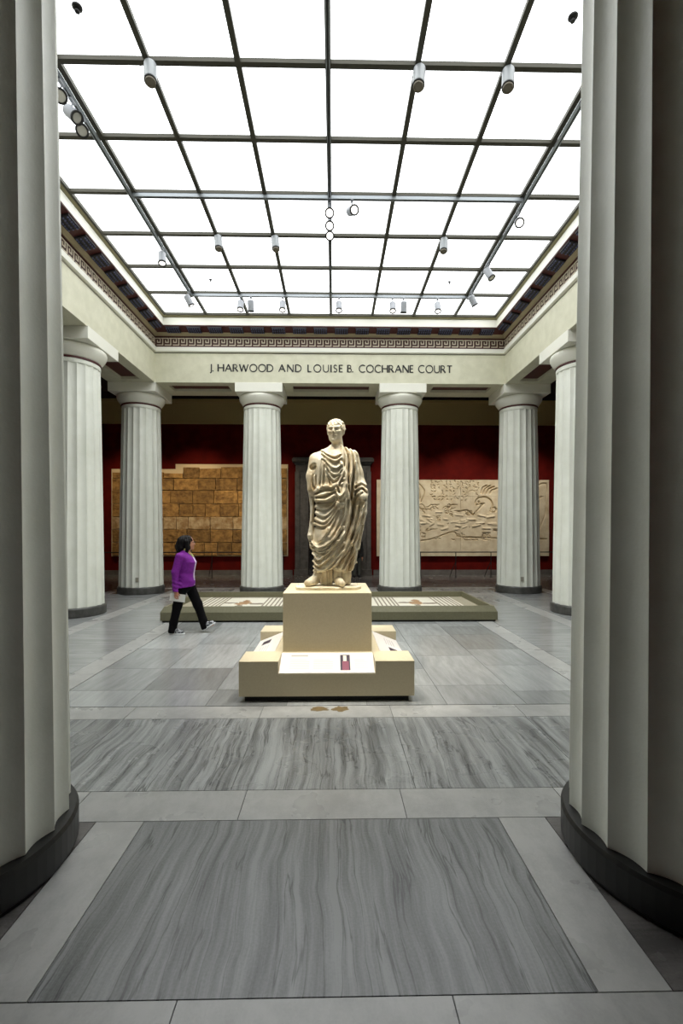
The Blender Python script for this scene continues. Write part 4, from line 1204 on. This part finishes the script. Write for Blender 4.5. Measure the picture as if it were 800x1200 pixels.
# feet, hanging straps, tree-stump support
B0 = 3.0
ff.chain([(-21, -3, 26), (-23.5, -4, 14), (-26, -7, 10)], [5.2, 4.6, 4.8], 1.5)
ff.chain([(-25, -3, 8.0), (-29, -10, 7.2), (-33.5, -18, 6.2)], [4.8, 5.2, 4.4], 2)
ff.chain([(0, -4, 26), (0, -7, 14), (0, -8, 10)], [5.2, 4.4, 4.6], 1.5)
ff.chain([(0, -6, 8), (2, -14, 7.6), (5, -22, 6.2)], [4.6, 4.8, 4.0], 2)
for i, (u, rr_) in enumerate(((-16.5, 1.7), (-13.5, 1.5), (-9.8, 2.0), (-7.0, 1.4))):
    ff.cap((u, -7, 25), (u + 0.6, -8 - (i % 2), B0 + 1), rr_, rr_ * 0.9, 0.6)
ff.chain([(11, 1, 30), (10, 0, 14), (10.5, 0, B0)], [6.5, 6.2, 5.6], 2)
ff.cap((-14, 6, 26), (-14, 6, B0), 6.5, 6.5, 1)
def ground(X, Y, Z): return (B0 - Z + 0 * X + 0 * Y).astype(np.float32)
ff.put(ground, (-52, -32, 0), (46, 26, 12), 0.2, 'i')
link('draped_figure', ff.mesh('draped_figure'), 'stone_marble', statue).location = (0, 0, 0.01)

# head, finer
hf = Field((-15, -18, -26), (15, 18, 17), 0.30)
hf.ell((0, 1.5, 2.5), (9.3, 11.2, 10.8), 0.5).ell((0, -2.5, -3), (8.0, 8.0, 11), 3).ell((0, -3.5, -9), (6.8, 6.4, 5.0), 2.5)
hf.ell((0, -8.9, -11.6), (2.9, 2.3, 2.3), 2.0)
for s in (-1, 1):
    hf.ell((s * 5.0, -7.6, -1.8), (2.8, 2.6, 2.2), 2.0)
    hf.cap((s * 1.3, -10.5, 3.0), (s * 5.8, -8.7, 3.3), 1.15, 0.95, 1.6)
    hf.ell((s * 9.2, 1.0, -0.5), (1.3, 2.6, 3.8), 0.8)
hf.cap((0, -10.6, 2.4), (0, -12.8, -3.0), 1.0, 1.55, 1.2); 
for s in (-1, 1): hf.ell((s * 1.35, -11.8, -3.3), (1.1, 1.2, 0.9), 0.6)
hf.ell((0.2, -15.0, -2.9), (2.4, 1.5, 2.2), 0.3, 's')
for s in (-1, 1):
    hf.ell((s * 3.8, -11.2, 0.9), (2.8, 3.2, 1.75), 0.7, 's')
    hf.ell((s * 3.7, -7.4, 0.6), (1.9, 1.6, 1.25), 0.25)
    hf.cap((s * 2.2, -9.5, 1.5), (s * 5.3, -8.7, 1.3), 0.45, 0.4, 0.2)
hf.cap((-2.7, -9.8, -6.2), (0, -11.1, -5.9), 0.6, 0.95, 0.4); hf.cap((0, -11.1, -5.9), (2.7, -9.8, -6.2), 0.95, 0.6, 0.4)
hf.cap((-1.7, -10.2, -7.9), (0, -10.7, -8.0), 0.75, 1.0, 0.5); hf.cap((0, -10.7, -8.0), (1.7, -10.2, -7.9), 1.0, 0.75, 0.5); hf.cap((-2.9, -10.7, -6.95), (0, -11.9, -6.9), 0.45, 0.45, 0.1, 's'); hf.cap((0, -11.9, -6.9), (2.9, -10.7, -6.95), 0.45, 0.45, 0.1, 's'); hf.cap((-1.6, -11.6, -9.6), (1.6, -11.6, -9.6), 0.9, 0.9, 0.8, 's')
def hair(X, Y, Z):
    q = np.sqrt((X / 10.5) ** 2 + ((Y - 2.0) / 12.2) ** 2 + ((Z - 3.6) / 10.9) ** 2)
    d = (q - 1) * 10.5
    ang = np.arctan2(X, -(Y - 2))
    fade = np.clip(np.hypot(X, Y - 2) / 7.5, 0, 1)
    d = d - 0.75 * fade * np.sin(ang * 11 + 1.2 * np.sin(Z * 0.7)) * np.cos(Z * 0.75 + 2.0 * np.sin(ang * 2.5)) - 0.45 * np.sin(X * 1.9 + Z * 0.8) * np.sin(Y * 1.7 - Z * 1.1)
    cut = 5.5 - 0.10 * np.abs(X) - Z - np.maximum(Y + 8.2, 0) * 1.35
    return np.maximum(d, cut * 0.6)
hf.put(hair, (-12, -12, -9), (12, 15, 16), 0.5)
hf.cap((0.5, 3.0, -6), (2.0, 3.5, -26), 6.2, 7.4, 1.2)
ho = link('head', hf.mesh('head'), 'stone_marble', statue)
ho.location = (-0.018, 0.0, 1.845); ho.rotation_euler = (math.radians(2), 0, math.radians(-13))
nb = Field((-3, -3, -3), (3, 3, 3), 0.35); nb.ell((0, 0, 0), (1.05, 0.5, 1.25), 0.1)
no = link('nose_break', nb.mesh('nose_break'), 'nose_break', ho); no.location = (0.0, -0.1335, -0.0285); no.rotation_euler = (math.radians(-8), 0, 0)
# rough stone slab it stands on
bf = Field((-52, -30, -2), (32, 24, 8), 0.7)
def slabf(X, Y, Z):
    a = np.arctan2(Y + 3, X + 11)
    k = 0.8 * np.sin(a * 7) + 0.5 * np.sin(a * 13 + 1)
    q = (np.abs((X + 11) / 36) ** 9 + np.abs((Y + 3) / 22) ** 9) ** (1 / 9)
    return np.maximum((q - 1) * 20 + k, np.maximum(Z - 3.2, -0.0 - Z)).astype(np.float32)
bf.put(slabf, (-52, -30, -1), (32, 24, 6), 0.2)
link('base_slab', bf.mesh('base_slab'), 'stone_base', statue)

# ------------------------------------------------------------------ people
def finger(F, base, d1, ln, r, bend, up):
    """three-segment finger; bend turns the direction d1 towards up at each knuckle"""
    p = np.array(base, float); d = np.array(d1, float); d /= np.linalg.norm(d); u = np.array(up, float)
    for i, fr_ in enumerate((0.45, 0.32, 0.23)):
        q = p + d * ln * fr_
        F.cap(p, q, r * (1 - 0.1 * i), r * (0.9 - 0.1 * i), 0.25)
        p = q; d = d * math.cos(bend) + u * math.sin(bend); d /= np.linalg.norm(d)

def walking_woman():
    root = empty('person', (-2.37, 7.70, 0)); tag(root, 'woman in purple cardigan and black trousers walking past the mosaic', 'person')
    b = Field((-30, -30, 0), (56, 30, 166), 0.6)
    # one continuous body
    b.ell((2.0, 0, 150.5), (9.2, 7.4, 11.0), 1).ell((5.0, 0, 145), (6.5, 6.2, 7.5), 2).ell((9.6, 0, 140.8), (2.2, 2.4, 2.0), 1.5)
    b.cap((10.6, 0, 151.5), (12.6, 0, 147.3), 0.9, 1.35, 0.8).cap((10.6, -1.6, 144.2), (10.6, 1.6, 144.2), 0.85, 0.85, 0.5)
    for s in (-1, 1):
        b.ell((11.2, s * 3.2, 151.2), (1.6, 1.7, 1.0), 0.5, 's'); b.ell((9.7, s * 3.2, 151.2), (1.3, 1.4, 1.1), 0.2)
        b.ell((1.0, s * 7.4, 149.5), (2.0, 0.9, 3.0), 0.4)
    b.cap((-0.5, 0, 142), (-2.5, 0, 130), 5.2, 5.8, 2)
    b.chain([(-3, 0, 128), (-1, 0, 112), (-3, 0, 95), (-4, 0, 82)], [11, 12, 10.5, 12], 4)
    for s in (-1, 1): b.cap((-4, 0, 129), (-5, s * 16, 128), 7, 5.5, 3)
    b.chain([(-5, -17, 128), (-11, -20.5, 103), (-11.5, -20.5, 76)], [4.6, 3.8, 2.7], 2)
    b.chain([(-4, 17, 128), (-3, 20, 103), (2, 18.5, 78)], [4.6, 3.8, 2.7], 2)
    b.chain([(-5, -8, 82), (-13, -8.5, 47), (-20, -9, 9)], [8, 5.4, 3.6], 3).chain([(0, 8, 82), (14.5, 8, 46), (28.5, 8, 10)], [8, 5.4, 3.6], 3)
    b.chain([(-20, -9, 7), (-8, -9, 3.2)], [3.4, 2.6], 2).chain([(28.5, 8, 9), (40, 8, 13)], [3.4, 2.6], 2)
    # right hand closing on the paper
    b.chain([(-11.5, -20.5, 76), (-11.0, -20.8, 71.5), (-10.2, -21.0, 66.5)], [2.6, 2.9, 3.0], 1.5, 0.75)
    for i, (dx, ln) in enumerate(((2.6, 6.2), (0.9, 7.0), (-0.9, 6.6), (-2.6, 5.4))):
        finger(b, (-10.0 + dx, -22.3, 65.6), (0.15, -0.15, -1), ln, 0.78, 0.5, (0, 0.9, -0.1))
    finger(b, (-8.2, -19.4, 69.5), (0.55, 0.5, -1), 5.6, 0.9, 0.18, (0, -0.8, -0.4))
    # left hand, relaxed
    b.chain([(2, 18.5, 78), (2.8, 18.3, 74), (3.4, 18, 69.5)], [2.6, 2.8, 2.8], 1.5, 0.7)
    for i, (dx, ln) in enumerate(((2.2, 6.4), (0.7, 7.0), (-0.8, 6.6), (-2.2, 5.2))):
        finger(b, (3.6 + dx, 18, 68), (0.15, 0, -1), ln, 0.78, 0.3, (0, -0.7, -0.5))
    finger(b, (5.6, 17, 73), (0.6, -0.3, -0.8), 5.2, 0.88, 0.2, (-0.3, 0, -0.6))
    link('body', b.mesh('body'), 'skin', root)
    # cardigan
    c = Field((-30, -30, 60), (32, 30, 142), 0.6)
    tz = np.array([74, 79, 88, 100, 110, 118, 126, 131, 135, 138]); tx0 = np.array([-19.5, -19.5, -18, -16, -15.8, -15.8, -16, -14, -10, -8.0]); tx1 = np.array([12.0, 13, 12.5, 12.0, 13.8, 15.2, 11.0, 7, 4.5, 3.5]); tw = np.array([18.5, 18.5, 17.5, 16, 16.5, 17.5, 18.5, 17, 11, 6.5])
    def torso(X, Y, Z):
        z = Z[0, 0]; a = np.interp(z, tz, tx0); e = np.interp(z, tz, tx1); w = np.interp(z, tz, tw)
        cx = ((a + e) / 2)[None, None]; hx = ((e - a) / 2)[None, None]; w = w[None, None]
        q = (np.abs((X - cx) / hx) ** 2.2 + np.abs(Y / w) ** 2.2) ** (1 / 2.2)
        d = (q - 1) * np.minimum(hx, w)
        d = d - 0.5 * np.sin(Z * 0.35 + X * 0.25) * np.clip((110 - Z) / 30, 0, 1)
        return np.maximum(np.maximum(d, Z - 137.5), 78.5 - Z + 0.09 * (X - 12)).astype(np.float32)
    c.put(torso, (-22, -20, 72), (18, 20, 139), 0.5)
    c.chain([(-6, -17, 127.5), (-12, -21, 103), (-11.8, -21, 73.5)], [7.0, 5.6, 4.6], 2.5)
    c.chain([(-4, 17, 127.5), (-3, 20, 103), (1.7, 18.6, 79.5)], [7.0, 5.6, 4.4], 2.5)
    slv = c._sl((-20, -28, 66), (-4, -13, 100), 2); X, Y, Z = c.grid(slv)
    c.f[slv] -= np.where(np.abs(c.f[slv]) < 4, 0.45 * np.sin(Z * 0.95 + X * 0.5) * np.clip((100 - Z) / 16, 0, 1), 0).astype(np.float32)
    c.cap((-0.5, 0, 146), (1.0, 0, 131), 6.6, 5.0, 0.8, 's')
    c.cap((-11.6, -21, 73), (-11.4, -21, 66), 3.6, 3.6, 0.3, 's')
    link('cardigan', c.mesh('cardigan'), 'cardigan_purple', root)
    # white top showing at the open front
    tpf = Field((-6, -8, 76), (18, 8, 136), 0.6)
    def topf(X, Y, Z):
        z = Z[0, 0]; e = np.interp(z, tz, tx1)[None, None]
        return np.maximum(np.maximum(np.abs(X - e + 3.0) - 3.2, np.abs(Y) - 2.2 - 0.02 * (Z - 78)), np.maximum(Z - 133, 80 - Z)).astype(np.float32)
    tpf.put(topf, (0, -6, 79), (17, 6, 134), 0.3)
    link('top', tpf.mesh('top'), 'top_pale', root)
    # trousers
    t = Field((-34, -22, 2), (42, 22, 94), 0.6)
    t.ell((-4, 0, 79), (14.2, 15.8, 11.0), 1)
    t.chain([(-5, -7.2, 78), (-12.5, -9, 47), (-18.5, -9, 20), (-20.5, -9, 6)], [9.3, 7.4, 6.3, 7.0], 3)
    t.chain([(2, 7.2, 78), (15.5, 8, 47), (24.5, 8, 20), (27.5, 8, 9)], [9.3, 7.6, 6.4, 6.6], 3)
    t.put(lambda X, Y, Z: (2.6 + np.where(X > 5, 0.0 + np.clip((X - 20) * 0.35, 0, 4), 0) - Z + 0 * Y).astype(np.float32), (-34, -22, 2), (42, 22, 14), 0.2, 'i')
    link('trousers', t.mesh('trousers'), 'trouser_black', root)
    # shoes
    for (hx, y, tx, hz, tzz) in ((-25.0, -9, -3.5, 0.0, 0.0), (24.5, 8, 46.5, 2.2, 15.5)):
        ang = math.atan2(tzz - hz, tx - hx)
        sf = Field((-3, -7, -1), (28, 7, 13), 0.45)
        sf.chain([(5, 0, 5.4), (12, 0, 5.0), (20, 0, 3.6)], [4.6, 4.6, 3.4], 2).cap((4.5, 0, 6), (5.5, 0, 9.5), 4.4, 4.2, 1.5)
        sf.put(lambda X, Y, Z: (1.6 - Z + 0 * X + 0 * Y).astype(np.float32), (-3, -7, -1), (28, 7, 13), 0.2, 'i')
        so = link('shoe', sf.mesh('shoe'), 'shoe_grey', root)
        so.location = (hx / 100, y / 100, hz / 100); so.rotation_euler = (0, -ang, 0)
        s2 = Field((-3, -7, -1), (28, 7, 4), 0.45)
        s2.put(lambda X, Y, Z: np.maximum((((np.abs((X - 12) / 12.6)) ** 2.6 + np.abs(Y / 4.9) ** 2.6) ** (1 / 2.6) - 1) * 4.9, np.maximum(Z - 2.2, -Z)).astype(np.float32), (-2, -6, -1), (26, 6, 3.5), 0.1)
        link('sole', s2.mesh('sole'), 'shoe_white', so)
        for k in range(3): MB().box(0.11 + 0.022 * k, 0.118 + 0.022 * k, -0.03, 0.03, 0.078 - 0.009 * k, 0.094 - 0.011 * k).build('lace', 'shoe_white', so)
        MB().box(0.07, 0.13, -0.0475, 0.0475, 0.035, 0.055).build('stripe', 'shoe_white', so)
    # hair
    h = Field((-24, -14, 124), (16, 14, 166), 0.5)
    h.ell((-0.5, 0, 152.0), (11.3, 9.3, 10.6), 1).chain([(-6, 0, 152), (-9.5, 0, 143), (-11.0, 0, 136.5)], [9.5, 9.0, 6.0], 2, 1.15)
    for s in (-1, 1): h.chain([(2.5, s * 7.8, 152), (4.5, s * 7.8, 142), (2.5, s * 7.6, 135.5)], [3.4, 3.4, 2.2], 2)
    h.ell((13.5, 0, 146.5), (7.0, 6.4, 9.8), 0.6, 's')
    def strands(sl):
        X, Y, Z = h.grid(sl)
        return (0.35 * np.sin(np.arctan2(Y, X + 2) * 17 + Z * 0.08)).astype(np.float32)
    h.f -= np.where(np.abs(h.f) < 6, strands(allsl), 0)
    link('hair', h.mesh('hair'), 'hair_black', root)
    # glasses
    gl = MB()
    for s in (-1, 1):
        n = 16
        pts = [(0.128 - 0.004 * abs(math.cos(2 * math.pi * i / n)), s * 0.034 + 0.022 * math.cos(2 * math.pi * i / n), 1.512 + 0.016 * math.sin(2 * math.pi * i / n)) for i in range(n + 1)]
        gl.tube(pts, 0.0022, 6); gl.cyl((0.125, s * 0.056, 1.516), (0.02, s * 0.078, 1.515), 0.002, 0.002, 6)
    gl.cyl((0.128, -0.012, 1.514), (0.128, 0.012, 1.514), 0.002, 0.002, 6)
    gl.build('glasses', 'lamp_black', root)
    ln_ = MB(); ln_.tube([(-0.03, -0.062, 1.40), (0.03, -0.062, 1.35), (0.075, -0.045, 1.31), (0.105, -0.01, 1.27), (0.105, 0.01, 1.27), (0.075, 0.045, 1.31), (0.03, 0.062, 1.35)], 0.008, 8)
    ln_.build('lanyard', 'lanyard_green', root)
    # the sheet she carries
    nx_ = 8; vs = []; fs = []
    for i in range(nx_ + 1):
        t_0 = i / nx_
        for zz in (0.0, 0.125):
            for off in (0.0, 0.0016):
                vs.append((-0.125 + 0.25 * t_0, 0.010 * math.sin(t_0 * 3.0) + off, -zz))
    for i in range(nx_):
        a = i * 4; c_ = a + 4
        fs += [(a, c_, c_ + 2, a + 2), (a + 1, a + 3, c_ + 3, c_ + 1), (a, a + 1, c_ + 1, c_), (a + 2, c_ + 2, c_ + 3, a + 3)]
    fs += [(0, 2, 3, 1), (nx_ * 4, nx_ * 4 + 1, nx_ * 4 + 3, nx_ * 4 + 2)]
    p = MB().add(vs, fs).build('paper_sheet', 'paper_white'); tag(p, 'folded white paper held in the walking woman\'s hand', 'paper')
    p.location = (-2.37 - 0.085, 7.70 - 0.182, 0.675); p.rotation_euler = (0, math.radians(7), 0)
    return root
walking_woman()

def doorway_visitor():
    root = empty('person', (0.92, 16.95, 0)); root.rotation_euler = (0, 0, math.radians(10)); tag(root, 'person in dark jacket standing in the doorway behind the statue', 'person')
    b = Field((-32, -18, 0), (32, 18, 164), 1.0)    # x across, faces -y
    b.ell((0, 0, 148), (7.4, 9, 11.0), 1).ell((0, -3, 142), (6, 6, 7), 2).cap((0, -8.6, 149), (0, -10.2, 145), 0.9, 1.3, 0.8).cap((0, 0, 140), (0, 1, 128), 5.4, 6, 2)
    b.chain([(0, 0, 125), (0, 0, 105), (0, 0, 84)], [11, 11, 12], 4)
    for s in (-1, 1):
        b.ell((s * 7.4, 0, 147), (1, 2, 3), 0.5); b.ell((s * 3, -8.6, 148.5), (1.6, 1.5, 1.1), 0.4, 's')
        b.cap((0, 0, 127), (s * 15, 0, 126), 7, 5.5, 3).chain([(s * 17, 0, 126), (s * 20, 1, 100), (s * 20, -3, 76)], [4.8, 3.9, 2.8], 2)
        b.chain([(s * 20, -3, 76), (s * 20, -4, 68)], [2.8, 3.0], 1)
        for i, ln in enumerate((6.0, 6.8, 6.4, 5.2)): finger(b, (s * 20, -6.4 + i * 1.9, 66), (0, 0.0, -1), ln, 1.0, 0.25, (-s * 0.6, 0, -0.4))
        finger(b, (s * 19, -6.6, 71), (0, -0.6, -1), 5.2, 1.0, 0.2, (0, 0.5, -0.5))
        b.chain([(s * 8, 0, 82), (s * 9, 0, 46), (s * 10, 0, 8)], [8, 5.4, 3.8], 3).chain([(s * 10, 1, 5), (s * 11, -12, 3.4)], [3.6, 2.8], 1)
    link('body', b.mesh('body'), 'skin', root)
    j = Field((-32, -18, 68), (32, 18, 140), 1.0)
    j.chain([(0, 0, 124), (0, 0, 105), (0, 0, 80)], [14.5, 14, 15.5], 4)
    for s in (-1, 1): j.cap((0, 0, 128), (s * 15, 0, 126), 8, 7, 3).chain([(s * 16.5, 0, 125), (s * 20, 1, 100), (s * 20, -3, 77)], [6.6, 5.6, 4.8], 2)
    j.cap((0, -3, 142), (0, -6, 128), 6.4, 5, 0.5, 's')
    link('jacket', j.mesh('jacket'), 'jacket_dark', root)
    t = Field((-22, -14, 2), (22, 14, 90), 1.0)
    t.ell((0, 0, 80), (16.5, 13, 9), 1)
    for s in (-1, 1): t.chain([(s * 8, 0, 80), (s * 9, 0, 46), (s * 10, 0, 6)], [9.4, 7.2, 6.4], 2)
    link('trousers', t.mesh('trousers'), 'trouser_grey', root)
    for s in (-1, 1):
        sf = Field((-7, -20, 0), (7, 9, 10), 0.7)
        sf.chain([(0, 2, 4.6), (0, -6, 4.2), (0, -14, 3.4)], [4.6, 4.5, 3.6], 1.5).put(lambda X, Y, Z: (0.6 - Z + 0 * X + 0 * Y).astype(np.float32), (-7, -20, 0), (7, 9, 10), 0.2, 'i')
        o = link('shoe', sf.mesh('shoe'), 'jacket_dark', root); o.location = (s * 0.10, 0, -0.006)
    h = Field((-12, -14, 136), (12, 14, 166), 0.8)
    h.ell((0, 1.2, 150.5), (8.8, 10.2, 10.4), 1).ell((0, -10, 145), (7.2, 8, 9), 0.6, 's')
    link('hair', h.mesh('hair'), 'hair_black', root)
doorway_visitor()
